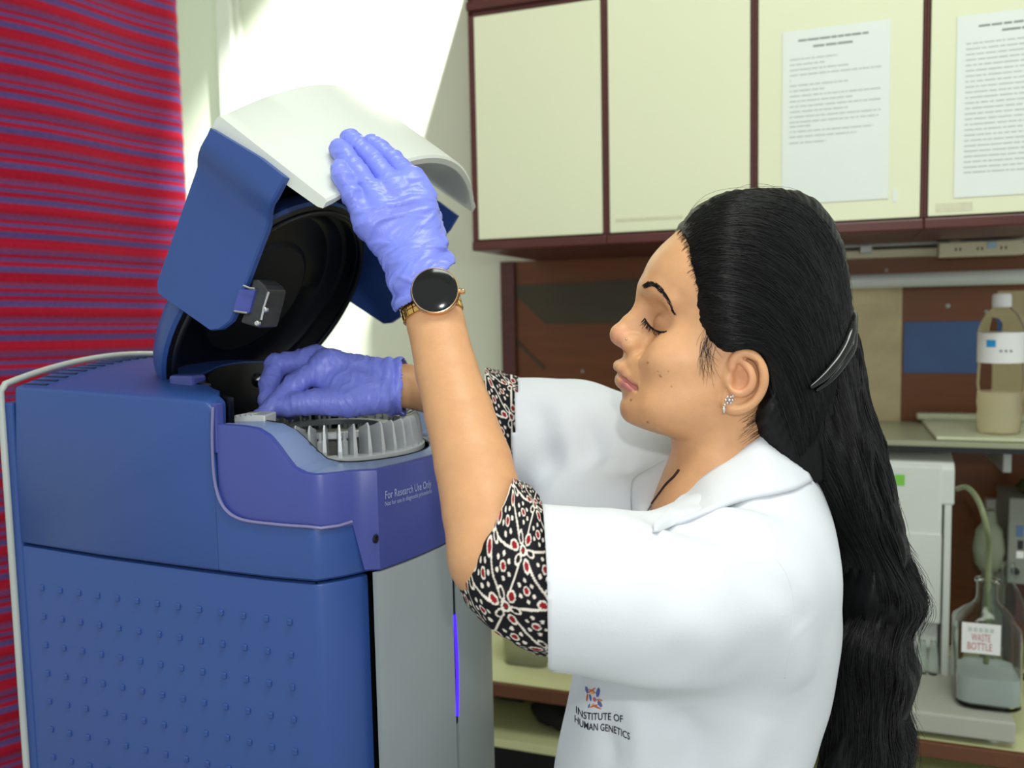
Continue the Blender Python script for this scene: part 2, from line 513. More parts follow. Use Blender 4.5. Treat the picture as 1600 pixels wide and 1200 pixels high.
# tube light, conduit, socket strip
vt = 0.33
a0 = rp(1240, 437, vt)[0]; a1 = 1.45
z0 = rp(1450, 448, vt)[1]; z1 = rp(1450, 425, vt)[1]
zc = (z0 + z1) / 2; r = (z1 - z0) / 2
tl = thing('tube_light', RM((a0 + a1) / 2, vt, z0), 'unlit fluorescent tube running along the wood panelling behind the head', 'lamp')
v1, f1 = tubeg([RM(a0, vt, zc), RM(a1, vt, zc)], r, 20)
build('tube', v1, f1, M_tubew, tl, smooth=True, angle=40)
for aa in (a0, a1 - 0.03):
    box('end_cap', RM, aa - 0.015, aa + 0.015, vt - r - .004, vt + r + .004, zc - r - .004, zc + r + .004, M_ivory, tl, bev=0.003)
    box('bracket', RM, aa - 0.01, aa + 0.01, vt + r, WV - .0128, zc - 0.012, zc + 0.012, M_ivory, tl)
vc = 0.34
cd = thing('cable_conduit', RM(0.7, vc, rp(1400, 402, vc)[1]), 'grey metal conduit fixed under the cabinets at the right', 'conduit')
a0 = rp(1210, 380, vc)[0]; a1 = 1.45
zz0 = rp(1400, 384, vc)[1]; zz1 = rp(1400, 373, vc)[1]
box('upper_channel', RM, a0, a1, vc, WV - .0128, zz0, zz1, M_alu, cd, bev=0.002)
zq0 = rp(1400, 401, vc)[1]; zq1 = rp(1400, 388, vc)[1]
box('lower_channel', RM, a0, a1, vc + 0.02, WV - .0128, zq0, zq1, M_ivory, cd, bev=0.002)
ac = rp(1353, 385, vc)[0]
box('clip', RM, ac - 0.012, ac + 0.012, vc - 0.004, WV - .0128, zq0 + 0.01, zz0 + 0.004, M_alu, cd, bev=0.001)
va = vc - 0.042
ss = thing('socket_strip', RM(rp(1530, 390, va)[0], va, rp(1530, 402, va)[1]), 'ivory power socket strip under the right-hand cabinet', 'socket')
s0, zs0 = rp(1467, 401, va); s1 = rp(1600, 390, va)[0]; zs1 = rp(1530, 377, va)[1]; zs0 = rp(1530, 400, va)[1]
box('case', RM, s0, s1, va, vc - .005, zs0, zs1, M_ivory, ss, bev=0.002)
box('mount', RM, s0 + .02, s0 + .04, va + .01, vc - .0005, zs1 - .004, zs1 + .004, M_ivory, ss)
for px in (1497, 1531, 1568):
    c0 = rp(px, 390, va)[0]; zc2 = (zs0 + zs1) / 2
    g = MB()
    for k in (-1, 1): g.add(*boxg(RM, c0 + k * .004 - .0015, c0 + k * .004 + .0015, va - .0006, va + .002, zc2 - .003, zc2 + .003))
    g.build('socket_holes', M_blk, ss)
c0 = rp(1550, 384, va)[0]
box('switch', RM, c0 - .008, c0 + .008, va - .002, va, zc2 - .001, zs1 - .002, pm('pale_blue', rgb(150, 180, 196), .4), ss, bev=.0005)

# ------------------------------------------------------------------ bench below
bf = -0.08
wbn = thing('workbench', RM(0.3, 0.2, 0), 'cream-topped workbench with brown edging along the back wall', 'bench')
M_bench = pm('cream_bench_top', rgb(206, 208, 160), 0.35, var=0.03, scale=5)
M_benche = pm('brown_edging', rgb(98, 58, 34), 0.45, var=0.1)
ub0 = -0.75; ub1 = 1.5
box('bench_top', RM, ub0, ub1, bf + 0.012, WV - .001, BZ - 0.02, BZ, M_bench, wbn)
box('edging', RM, ub0, ub1, bf, bf + 0.012, BZ - 0.028, BZ, M_benche, wbn, bev=0.002)
zsf = 0.655
box('shelf_board', RM, ub0, ub1, bf + 0.01, WV - .001, zsf - 0.018, zsf, M_bench, wbn, bev=0.001)
for uu in (ub0, 0.45, ub1 - 0.02):
    box('side_panel', RM, uu, uu + 0.02, bf + 0.02, WV - .001, 0, BZ - 0.02, M_mahog, wbn)
box('back_panel', RM, ub0, ub1, WV - 0.012, WV - .001, 0, BZ - 0.02, M_blk, wbn)

def blob(name, c, rx, ry, rz_, m, seed, **kw):
    bm = bmesh.new(); bmesh.ops.create_icosphere(bm, subdivisions=3, radius=1)
    r = random.Random(seed); ph = [r.uniform(0, 6) for _ in range(9)]
    V = []
    for vtx in bm.verts:
        p = np.array(vtx.co)
        k = 1 + .13 * math.sin(4 * p[0] + ph[0]) * math.sin(3 * p[1] + ph[1]) + .1 * math.sin(7 * p[2] + 5 * p[0] + ph[2])
        p = p * k
        z = max(p[2], -0.75)
        V.append(RM(c[0] + p[0] * rx, c[1] + p[1] * ry, c[2] + .0006 + (z + 0.75) * rz_))
    Fc = [[x.index for x in q.verts] for q in bm.faces]; bm.free()
    return build(name, V, Fc, m, smooth=True, **kw)
bu, bv = rz(856, 1146, zsf)
blob('cloth_bundle', (bu + 0.025, bv + .055, zsf), 0.075, .05, .03, M_dkcloth, 1, label='black crumpled cloth on the shelf board under the bench', cat='cloth')
bu2, bv2 = rz(795, 1118, zsf)
blob('dark_pouch', (bu2 - 0.02, bv2 + .1, zsf), 0.07, .05, .034, M_dkcloth, 5, label='small dark pouch on the shelf board beside the grey machine door', cat='pouch')

# clear ribbed container on the bench
cu, cv = rz(815, 1046, BZ)
M_clear = pm('cloudy_plastic', rgb(214, 216, 190), 0.15, trans=0.75, ior=1.2, var=0.03)
t = thing('plastic_container', RM(cu, cv + .05, BZ), 'clear ribbed plastic container on the bench behind the printed sleeve', 'container')
n = 40; prof = []
rings = []
for z, k in [(0, .92), (.003, .97), (.1, 1.04), (.101, 1.0), (.004, .93)]:
    ring = []
    for i in range(n):
        a = 2 * math.pi * i / n
        rr = (0.9 / (abs(math.cos(a)) ** 6 + abs(math.sin(a)) ** 6) ** (1 / 6)) * k * (1 + .03 * (i % 4 == 0))
        ring.append(RM(cu + .055 * rr * math.cos(a), cv + .05 + .042 * rr * math.sin(a), BZ + z))
    rings.append(ring)
vv, ff = loftg(rings, True, True)
build('bin_wall', vv, ff, M_clear, t, smooth=True, angle=50)
rim = [RM(cu + .0565 * 1.0 * (1 / (abs(math.cos(a)) ** 6 + abs(math.sin(a)) ** 6) ** (1 / 6)) * math.cos(a) * .95, cv + .05 + .0435 * .95 * (1 / (abs(math.cos(a)) ** 6 + abs(math.sin(a)) ** 6) ** (1 / 6)) * math.sin(a), BZ + .1) for a in np.linspace(0, 2 * math.pi, 41)]
tube('rim', rim, .0025, M_clear, t, 6)

# ------------------------------------------------------------------ shelf with bottle
sv = 0.10
ush, zsh = rp(1398, 691, sv)
sh = thing('storage_shelf', RM(.85, .3, zsh - .01), 'grey-green shelf below the plywood with a bottle standing on it', 'shelf')
usa = rp(1300, 690, sv)[0]
box('board', RM, usa, 1.5, sv, WV - .0205, zsh - .012, zsh + .004, M_shelfg, sh, bev=.001)
box('front_strip', RM, usa, 1.5, sv - .003, sv + .004, zsh - .016, zsh - .006, M_blk, sh)
for uu in (.93, 1.4): box('bracket', RM, uu, uu + .015, sv + .05, WV - .0205, zsh - .06, zsh - .012, M_alu, sh, bev=.002)
zst = zsh + .0046
t0 = rz(1462, 688, zst)
tu0, tv0 = t0
tray = thing('tray', RM(tu0 + .2, .25, zst), 'pale shallow tray under the plastic bottle', 'tray')
box('tray_base', RM, tu0, 1.48, sv + .006, WV - .03, zst, zst + .008, pm('pale_tray', rgb(186, 190, 160), .4), tray, bev=.003)
g = MB()
g.add(*boxg(RM, tu0 - .01, 1.48, WV - .06, WV - .03, zst + .008, zst + .022, .004)); g.build('tray_rim', MATS['pale_tray'], tray)
# plastic bottle
zt2 = zst + .0086
bu, bv = rz(1565, 676, zt2)
bv = min(bv, WV - .09)
bc = RM(*[rp(1562, 600, bv)[0], bv, 0]); bc[2] = zt2
dref = np.dot(bc - CAM, F0)
def bz(py): return plane_hit(1562, py, bc, np.array([0, 1.0, 0]))[2]
H0 = bz(458) - zt2
rb = 32 / FPX * dref
bt = thing('plastic_bottle', bc, 'clear plastic wash bottle with white label and cap on the shelf', 'bottle')
S = lambda py: max(bz(py) - zt2, 0)
prof = [(rb * .2, .004), (rb * .7, 0), (rb * .93, .003), (rb * .98, S(650)), (rb * .95, S(640)), (rb, S(630)), (rb * .96, S(612)), (rb, S(600)), (rb * .97, S(570)), (rb, S(562)), (rb, S(520)), (rb * .93, S(508)), (rb * .7, S(492)), (rb * .42, S(482)), (rb * .38, S(476))]
lathe('bottle_body', bc, prof, M_pet, bt, 40)
lathe('liquid', bc + np.array([0, 0, .002]), [(rb * .85, .001), (rb * .93, S(650)), (rb * .93, S(620)), (rb * .93, S(613))], M_water, bt, 32)
lathe('label_band', bc, [(rb * 1.012, S(566)), (rb * 1.02, S(566)), (rb * 1.02, S(519)), (rb * 1.012, S(519))], M_label, bt, 48)
lathe('cap', bc, [(rb * .40, S(480)), (rb * .42, S(479)), (rb * .42, S(463)), (rb * .36, S(459)), (0.001, S(459))], M_label, bt, 28)
g = MB()
ang0 = math.radians(205)
def cyl(a, z, k=1.024): return bc + np.array([rb * k * math.cos(a), rb * k * math.sin(a), z])
for k in range(6): g.add([cyl(ang0 + .07 * k, S(541), 1.03), cyl(ang0 + .07 * (k + 1), S(541), 1.03), cyl(ang0 + .07 * (k + 1), S(530), 1.03), cyl(ang0 + .07 * k, S(530), 1.03)], [(0, 1, 2, 3)])
g.build('blue_logo', M_cyan, bt)
g = MB()
for k in range(3):
    a = math.radians(238 + k * 12)
    g.add([cyl(a, S(549)), cyl(a + .12, S(549)), cyl(a + .12, S(545)), cyl(a, S(545))], [(0, 1, 2, 3)])
g.build('label_text', M_inkd, bt)
# small clear vial cap leaning beside the bottle
lathe('side_spout', bc + np.array([-rb * .75, -rb * .5, S(519)]), [(rb * .45, 0), (rb * .47, S(505) - S(519)), (rb * .3, S(497) - S(519)), (.001, S(495) - S(519))], M_pet, bt, 24)

# ------------------------------------------------------------------ white instrument on its base, waste bottles
iv = 0.0
zbase = rp(1500, 1093, -0.02)[1]
BVf = bf + 0.01
pz = lambda px, py, v: rp(px, py, v)
ub_l = rp(1380, 1120, BVf)[0]; ub_r = rp(1588, 1120, BVf)[0]
z_b0 = BZ + .012
z_b1 = rp(1520, 1122, BVf)[1]
ins = thing('laboratory_instrument', RM((ub_l + ub_r) / 2, .15, BZ), 'white fluidics instrument on a grey base behind the long hair', 'instrument')
box('base', RM, ub_l - .2, ub_r, BVf, .22, z_b0, z_b1, pm('grey_base', rgb(168, 168, 158), .45, var=.03), ins, bev=.004)
for (x, y) in ((ub_r - .03, BVf + .03), (ub_r - .03, .19), (ub_l - .17, BVf + .03), (ub_l - .17, .19)):
    lathe('foot', RM(x, y, BZ + .0005), [(.009, 0), (.01, .012)], M_label, ins, 14)
# tower
vf = 0.10
ul = rp(1340, 900, vf)[0]; urr = rp(1474, 900, vf)[0]
ur2 = rp(1489, 900, vf)[0]
z_top = zsh - .02
z_fr = rp(1440, 727, vf)[1]
z_lo = rp(1440, 1065, vf)[1]
box('front_panel', RM, ul, urr - .004, vf, vf + .02, rp(1440, 975, vf)[1], z_fr, M_white_dev, ins, bev=.006, seg=3)
box('lower_panel', RM, ul, rp(1468, 1000, vf)[0], vf - .004, vf + .012, rp(1440, 972, vf)[1], rp(1440, 832, vf)[1], M_white_dev, ins, bev=.003)
# hood top sloping back, with curved side cheek
ptsp = [(vf + .002, z_fr - .075), (vf + .002, z_fr - .006), (vf + .012, z_fr + .006), (vf + .06, z_top - .006), (vf + .09, z_top), (vf + .16, z_top), (vf + .16, z_fr - .11)]
vv, ff = prismg([RM(ul, a, z) for a, z in ptsp], [RM(ur2, a, z) for a, z in ptsp])
build('hood', *bevel_mesh(vv, ff, .004, 2), M_white_dev, ins)
box('side_column', RM, urr, ur2 - .004, vf + .004, vf + .12, z_b1, z_fr - .05, M_white_dev, ins, bev=.002)
box('side_wall', RM, ul, urr, vf + .05, vf + .12, z_b1, z_fr - .02, M_grey_dev, ins, bev=.004)
box('lower_bay', RM, ul, urr - .006, vf + .02, vf + .05, z_b1, rp(1440, 975, vf)[1], M_white_dev, ins, bev=.002)
for k in range(3):
    uu = rp(1424 + k * 17, 1020, vf + .01)[0]
    c = RM(uu, vf + .008, z_b1)
    lathe('reagent_vial', c, [(.008, 0), (.009, .004), (.009, .05), (.005, .058), (.005, .066)], M_glass, ins, 18)
cb = rp(1429, 957, vf - .01)
lathe('blue_knob', RM(cb[0], vf - .002, cb[1]), [(.012, 0), (.012, .012), (.009, .015)], pm('knob_blue', rgb(44, 62, 92), .4), ins, 20, ax=-YR)
a0_, z0_ = rp(1398, 758, vf - .001); a1_, z1_ = rp(1414, 742, vf - .001)
box('green_sticker', RM, a0_, a1_, vf - .0012, vf + .001, z0_, z1_, M_lime, ins)

def waste_bottle(px, pyb, pyt, halfpx, v, label, with_label):
    zb_ = z_b1 + .0006
    u = rp(px, 1050, v)[0]; c = RM(u, v, zb_); dd = np.dot(c - CAM, F0)
    r = halfpx / FPX * dd
    h = plane_hit(px, pyt, c, np.array([0, 1.0, 0]))[2] - zb_
    t = thing('glass_bottle', c, label, 'bottle', 'square glass waste bottles')
    def sq(r, z, p=5):
        out = []
        for i in range(44):
            a = 2 * math.pi * i / 44
            k = 1 / (abs(math.cos(a)) ** p + abs(math.sin(a)) ** p) ** (1 / p)
            out.append(c + r * k * (math.cos(a) * XR + math.sin(a) * YR) + np.array([0, 0, z]))
        return out
    rings = [sq(r * .9, 0), sq(r, .006), sq(r, h * .62), sq(r * .97, h * .66), sq(r * .7, h * .745, 3), sq(r * .4, h * .82, 2), sq(r * .34, h * .86, 2), sq(r * .34, h * .97, 2), sq(r * .40, h * .975, 2), sq(r * .40, h, 2),
             sq(r * .31, h, 2), sq(r * .31, h * .86, 2), sq(r * .37, h * .815, 2), sq(r * .66, h * .74, 3), sq(r * .92, h * .655), sq(r * .95, h * .61), sq(r * .95, .012), sq(r * .85, .007)]
    vv, ff = loftg(rings, True, True)
    build('bottle_glass', vv, ff, M_glass, t, smooth=True, angle=50)
    if with_label:
        rings = [sq(r * .84, .008), sq(r * .935, .012), sq(r * .935, h * .26)]
        vv, ff = loftg(rings, True, True)
        build('waste_liquid', vv, ff, pm('grey_liquid', rgb(226, 230, 232), .08, trans=.4, ior=1.1, var=.02), t, smooth=True, angle=50)
        a0, z0 = rp(1502, 1018, v - r * 1.01); a1, z1 = rp(1564, 977, v - r * 1.01)
        lb = box('label', RM, a0, a1, v - r * 1.02 - .001, v - r * 1.02, z0, z1, M_label, t)
        g = MB()
        for k in range(5): g.add(*boxg(RM, a0 + (a1 - a0) * (.16 + .14 * k), a0 + (a1 - a0) * (.26 + .14 * k), v - r * 1.02 - .0014, v - r * 1.02 - .001, z0 + (z1 - z0) * .72, z0 + (z1 - z0) * .86))
        g.build('faded_print', M_ink, lb)
        for txt, f, mm in (('WASTE', .42, M_red), ('BOTTLE', .12, M_red)):
            hh = (z1 - z0) * .25
            wtx = (a1 - a0) * (.72 if txt != 'WASTE' else .5)
            xs = a0 + ((a1 - a0) - wtx) / 2
            zz = z0 + (z1 - z0) * f
            text_mesh('label_text', txt, lambda p, q, xs=xs, zz=zz, wtx=wtx, hh=hh, L=len(txt): RM(xs + p * wtx / (L * .66), v - r * 1.02 - .0014, zz + q * hh / .72), 1.0, mm, lb)
    return c, h, r
wc, wh, wr = waste_bottle(1540, 1108, 905, 46, BVf + .085, 'square clear glass bottle with a paper waste label on the grey base', True)
waste_bottle(1570, 1050, 880, 26, .165, 'second glass bottle standing behind the labelled waste bottle', False)
# hose from the instrument into the bottle
hp = [P(1496, 764, 1.60), P(1512, 762, 1.56), P(1530, 785, 1.52), P(1543, 830, 1.50), P(1546, 880, 1.50)]
hp[-1] = wc + np.array([0, 0, wh + .05]); hp.append(wc + np.array([0, 0, wh * .8])); hp.append(wc + np.array([0, 0, wh * .3]))
tube('hose', catmull(hp, 40), .0048, M_hose, None, 12, label='greenish clear hose arching from the instrument into the waste bottle', cat='hose')
# coiled reel / gauge behind the hose
c = P(1545, 850, 1.75)
rl = thing('filter_flask', c - np.array([0, 0, .035]), 'round translucent flask behind the hose', 'flask')
lathe('flask_body', c - np.array([0, 0, .055]), [(.015, 0), (.024, .012), (.030, .045), (.024, .085), (.014, .1), (.011, .125)], pm('cloudy_flask', rgb(176, 184, 160), .2, trans=.6, ior=1.25), rl, 28)
fu = float(np.dot(c - RO, XR)); fv = float(np.dot(c - RO, YR))
lathe('flask_stand', RM(fu, fv, BZ + .0006), [(.024, 0), (.024, .006), (.012, .012), (.012, c[2] - .055 - BZ), (.02, c[2] - .053 - BZ)], M_grey_dev, rl, 24)
# grey control box at the right edge
gv = .22
g0, gz1 = rp(1577, 778, gv); gz0 = rp(1577, 912, gv)[1]
gb = thing('control_box', RM(g0 + .06, gv + .07, BZ), 'grey control box with small display at the right picture edge', 'device')
box('case', RM, g0, g0 + .14, gv, gv + .14, gz0, gz1, M_grey_dev, gb, bev=.003)
box('stand', RM, g0 + .02, g0 + .12, gv + .03, gv + .12, BZ + .0005, gz0, pm('dark_red_stand', rgb(70, 26, 22), .5), gb, bev=.003)
for (x0, x1, y0, y1, m) in ((1588, 1599, 822, 838, pm('display_blue', rgb(70, 100, 140), .3)), (1590, 1599, 845, 858, M_blk), (1588, 1600, 862, 872, M_label)):
    a, z0 = rp(x0, y1, gv - .001); b, z1 = rp(x1, y0, gv - .001)
    box('display', RM, a, b, gv - .0012, gv + .001, z0, z1, m, gb)
a, z = rp(1587, 892, gv - .001)
lathe('knob', RM(a, gv, z), [(.006, 0), (.006, .008), (.004, .01)], M_blk, gb, 16, ax=-YR)
a, z1 = rp(1544, 783, .36); b, z0 = rp(1575, 870, .36)
box('white_box', RM, a, b - .002, .37, .405, BZ + .0005, z1, M_white_dev, None, bev=.003, label='white upright box standing behind the grey control box', cat='box')
a, z0 = rp(1579, 776, gv + .06); 
blob('flower_bunch', (a + .04, gv + .06, gz1 + .002), .03, .03, .016, pm('dark_leaf', rgb(58, 60, 30), .6, var=.4), 9, label='small dark bundle lying on top of the grey control box', cat='bundle')
# ------------------------------------------------------------------ the blue analyser
M_blue = pm('blue_plastic', rgb(44, 74, 140), 0.38, var=0.03, scale=6, bump=0.06, bscale=900)
M_blue2 = pm('violet_blue_plastic', rgb(62, 72, 146), 0.34, var=0.03, scale=6, bump=0.04, bscale=900)
M_pale = pm('pale_blue_deck', rgb(116, 134, 176), 0.35, var=0.03, bump=0.08, bscale=900)
M_greyp = pm('grey_door_plastic', rgb(150, 158, 162), 0.35, var=0.02, bump=0.05, bscale=900)
M_visor = pm('pale_grey_visor', rgb(206, 210, 204), 0.4, var=0.015)
M_lidblk = pm('black_lid_lining', rgb(14, 16, 22), 0.3, var=0.08)
M_liddk = pm('charcoal_disc', rgb(22, 24, 28), 0.5, var=0.1)
M_silver = pm('silver_plastic', rgb(196, 200, 202), 0.3, 0.25, var=0.03)
M_steel = pm('steel', rgb(200, 202, 206), 0.18, 1.0, var=0.05)
M_gap = pm('gap_dark', rgb(14, 16, 30), 0.7)
M_led = pm('blue_led', rgb(40, 20, 255), 0.3, emit=rgb(50, 20, 255), estr=3.0)
M_strip = pm('grey_rear_strip', rgb(176, 180, 178), 0.4)
M_pale_txt = pm('pale_print', rgb(150, 162, 206), 0.6)

W = 0.365
ZTAB = 0.80
an = thing('rotor_analyser', MW(-0.2, W / 2, ZTAB), 'large blue and grey bench-top laboratory analyser with its lid held open', 'analyser')
zt = mp(316, 628)[1]
xb = mp(18, 700)[0]
z_dk = mp(480, 743)[1]; z_hi = mp(372, 666)[1]
z_gapn = mp(490, 912)[1]
def arch(v): return 0.026 * (1 - (2 * v / W - 1) ** 2)
BOW = 0.034
def bow(v): return 0.03 + BOW * (1 - (2 * v / W - 1) ** 2)

def offs(pts, k):
    pts = np.asarray(pts, float); nx = np.roll(pts, -1, 0); pv = np.roll(pts, 1, 0)
    t = nx - pv; t /= np.linalg.norm(t, axis=1)[:, None] + 1e-9
    area = 0.5 * np.sum(pts[:, 0] * nx[:, 1] - nx[:, 0] * pts[:, 1])
    n = np.stack([t[:, 1], -t[:, 0]], 1) * (1 if area > 0 else -1)
    return pts - n * k

def rounded(pts, r=0.004, n=4):
    """round each corner of a polygon"""
    out = []
    pts = [np.asarray(p, float) for p in pts]; m = len(pts)
    for i in range(m):
        p, a, b = pts[i], pts[i - 1], pts[(i + 1) % m]
        rr = min(r, np.linalg.norm(a - p) * .45, np.linalg.norm(b - p) * .45)
        s = p + (a - p) / np.linalg.norm(a - p) * rr; e = p + (b - p) / np.linalg.norm(b - p) * rr
        for t in np.linspace(0, 1, n):
            out.append((1 - t) ** 2 * s + 2 * t * (1 - t) * p + t * t * e)
    return np.array(out)

def side_extrude(poly, v0, v1, topfn=None, ztop=None, n=18, bev=0.003, cut=None):
    rings = []
    vs = [v0, v0 + bev * .35] + list(np.linspace(v0 + bev, v1 - bev, n)) + [v1 - bev * .35, v1]
    ks = [bev, bev * .35] + [0] * n + [bev * .35, bev]
    for v, k in zip(vs, ks):
        q = offs(poly, k)
        ring = []
        for (x, z) in q:
            zz = z
            if cut: x = cut(x, v, z)
            if topfn is not None and z > ztop - 0.05: zz = z + topfn(v) * np.clip((z - (ztop - 0.05)) / 0.04, 0, 1)
            ring.append(MW(x, v, zz))
        rings.append(ring)
    return loftg(rings, True, True)

# upper housing: side outline read on the near side
out = [mp(x, y) for x, y in [(22, 605), (120, 612), (220, 620), (318, 628)]]
notch = [mp(x, y) for x, y in [(331, 640), (331, 700), (336, 760), (350, 796), (378, 814), (430, 821), (489, 826)]]
low = [mp(x, y) for x, y in [(489, 909), (420, 903), (300, 888), (160, 869), (24, 847)]]
poly = np.array(out + notch + low)
# back shell lies behind the notch, the lower skirt wraps the front; both are the same moulding
hg = MB()
# rear block (closed), from the back to the chamber wall
lx = [l[0] for l in low[::-1]]; lz = [l[1] for l in low[::-1]]
rear = rounded(np.array(out + notch[:3] + [(notch[2][0], float(np.interp(notch[2][0], lx, lz)))] + [low[2], low[3], low[4]]), .004)
hinge = np.array(mp(292, 602, .05))
CXC = hinge[0] - .034 + .168
def arc_cut(v):
    q = .168 ** 2 - (v - W / 2) ** 2
    return CXC - math.sqrt(q) if q > 0 else 9.0
def cutfn(x, v, z):
    return min(x, arc_cut(v)) if z > z_dk - .085 else x
hg.add(*side_extrude(rear, 0, W, arch, zt, n=40, cut=cutfn))
hg.build('upper_housing', M_blue, an, smooth=True, angle=35)
# skirt around the front: plan path with a chamfer column
def plan(off=0.0, n=22, x_start=-0.12):
    p = [(x_start, -off), (-.01, -off), (-.003, -off), (0.001, .001 - off * .9), (.006, .006 - off * .5), (.018, .020), (.024, .030), (.0275 + off * .6, .036 - off * .2)]
    vv = np.linspace(.045, W - .045, n)
    p += [(bow(v) + off, v) for v in vv]
    p += [(.0275 + off, W - .034), (.018, W - .02), (.001, W + off), (x_start, W + off)]
    return p
def wall_band(path, z0, z1, th=0.004, bev=.0025):
    """closed strip: outer wall following plan path between two heights (functions or numbers)"""
    path = np.array(path); m = len(path)
    t = np.gradient(path, axis=0); t /= np.linalg.norm(t, axis=1)[:, None]
    nrm = np.stack([t[:, 1], -t[:, 0]], 1)
    f0 = z0 if callable(z0) else (lambda i: z0); f1 = z1 if callable(z1) else (lambda i: z1)
    rings = []
    for i in range(m):
        a, b = f0(i), f1(i)
        def q(o, z): p = path[i] - nrm[i] * o; return MW(p[0], p[1], z)
        rings.append([q(bev, a), q(0, a + bev), q(0, b - bev), q(bev * .3, b - bev * .3), q(bev, b), q(th, b), q(th, a)])
    return loftg(rings, True, True)
xs0 = notch[3][0]
z_ib = mp(489, 826)[1]
sk = MB()
pth = plan(0.0, x_start=-0.135)
def skirt_top(i):
    x = pth[i][0]
    # follows the curved notch on the near side, level elsewhere
    nx = [n_[0] for n_ in notch[2:]]; nz_ = [n_[1] for n_ in notch[2:]]
    return float(np.interp(x, nx, nz_)) if i < 3 or i > len(pth) - 2 else z_ib
dense = []
base = plan(0.0, x_start=notch[2][0])
for k in range(12): dense.append((notch[2][0] + (base[1][0] - notch[2][0]) * k / 12, 0.0))
pth = dense + base[1:8] + [(.030, .0405), (.033, .047)]
sk.add(*wall_band(pth, lambda i: float(np.interp(pth[i][0], [l[0] for l in low[::-1]], [l[1] for l in low[::-1]])) , lambda i: float(np.interp(pth[i][0], [n_[0] for n_ in notch[2:]], [n_[1] for n_ in notch[2:]])), th=.012))
sk.build('front_skirt', M_blue, an, smooth=True, angle=35)

# insert: violet-blue front moulding with S-shaped deck
S_px = [(338, 664), (372, 666), (396, 670), (414, 681), (428, 697), (440, 714), (454, 732), (470, 740), (489, 743)]
Sx = [mp(x, y)[0] for x, y in S_px]; Sz = [mp(x, y)[1] for x, y in S_px]
def sdeck(x): return float(np.interp(x, Sx, Sz))
ipath = []
x0 = mp(336, 700)[0]
for x in np.linspace(x0, -.012, 26): ipath.append((x, .003))
ip = plan(0.003)
ipath += [(-.004, .0035), (.002, .005), (.008, .010), (.019, .022), (.026, .031), (.0335, .038)]
ipath += [(bow(v) + .003, v) for v in np.linspace(.045, W - .045, 30)]
ipath += [(.02, W - .02), (0, W - .004), (-.05, W - .003)]
ipath += [(x, W - .003) for x in np.linspace(-.06, x0, 14)]
nI = len(ipath)
notch_x = [n_[0] for n_ in notch[1:]]; notch_z = [n_[1] for n_ in notch[1:]]
z_door = mfr(560, 905, bow(.045))[1]
def i_bot(i):
    x, v = ipath[i]
    if v < .02: return float(np.interp(x, notch_x, notch_z)) - .006
    if v < .037: return z_ib - .004
    return z_door - .002
ins_g = MB(); ins_g.add(*wall_band(ipath, i_bot, lambda i: sdeck(ipath[i][0]), th=.008, bev=.002))
ins_o = ins_g.build('front_moulding', M_blue2, an, smooth=True, angle=40)
# grey trim line in the groove round the moulding
M_tr = pm('trim_lilac', rgb(120, 116, 160), 0.4)
tp = [MW(x, -.0005, z) for x, z in [mp(x, y) for x, y in [(333, 636), (332, 690), (336, 752), (349, 791), (376, 811), (430, 819), (484, 823)]]]
tpp = list(catmull(tp, 50)) + [MW(.006, .004, z_ib), MW(.018, .018, z_ib), MW(.026, .03, z_ib + .002)]
tube('groove_trim', tpp, .0016, M_tr, an, 6)
# little rib at the corner of the opening
a0 = mp(327, 630); a1 = mp(338, 668)
box('corner_rib', MW, a0[0], a1[0] - .001, .002, .014, z_hi - .03, mp(330, 630)[1], M_blue2, an, bev=.002)

# deck with the round well
cc_x, cc_v, RW = -0.075, W / 2 + .01, 0.113
car_c = P(522, 688, 1.035)
cc_x = float(np.dot(car_c - MO, XM)); cc_v = float(np.dot(car_c - MO, YM))
z_car = car_c[2]
def plan_lim(v):
    a = [p for p in ipath if p[1] <= W / 2 and p[0] > -.02]; b = [p for p in ipath if p[1] > W / 2 and p[0] > -.02]
    return float(np.interp(v, [p[1] for p in a] + [p[1] for p in b], [p[0] for p in a] + [p[0] for p in b]))
ND = 120
gt = np.linspace(0, 1, ND); gv = np.linspace(.0045, W - .0045, ND)
GX = np.array([[x0 + t * (plan_lim(v) - .0015 - x0) for v in gv] for t in gt])
V = []; Fq = []
for i in range(ND):
    for j in range(ND): V.append(MW(GX[i, j], gv[j], sdeck(GX[i, j]) - .0008))
for i in range(ND - 1):
    for j in range(ND - 1):
        xm = (GX[i, j] + GX[i + 1, j + 1]) / 2; vm = (gv[j] + gv[j + 1]) / 2
        if math.hypot(xm - cc_x, vm - cc_v) > RW:
            Fq.append([i * ND + j, (i + 1) * ND + j, (i + 1) * ND + j + 1, i * ND + j + 1])
V = np.array(V)
used = sorted({k for q in Fq for k in q})
for k in used:
    i, j = divmod(k, ND); dx = GX[i, j] - cc_x; dv = gv[j] - cc_v; dd = math.hypot(dx, dv)
    if RW - .005 < dd < RW + .0025:
        q = RW / dd; V[k] = MW(cc_x + dx * q, cc_v + dv * q, sdeck(cc_x + dx * q) - .0008)
remap = {k: n for n, k in enumerate(used)}
build('deck', [V[k] for k in used], [[remap[k] for k in q] for q in Fq], M_pale, an, smooth=True)
# well: cylinder wall and floor
rings = []
nn = 72
def circ(r, zf): return [MW(cc_x + r * math.cos(a), cc_v + r * math.sin(a), zf(cc_x + r * math.cos(a))) for a in np.linspace(0, 2 * math.pi, nn, endpoint=False)]
zfl = z_dk - .07
vv, ff = loftg([circ(RW + .001, lambda x: min(sdeck(x), z_hi) + .0005), circ(RW, lambda x: zfl), circ(.02, lambda x: zfl)], True, False)
build('chamber_well', vv, ff, M_lidblk, an, smooth=True, angle=40)
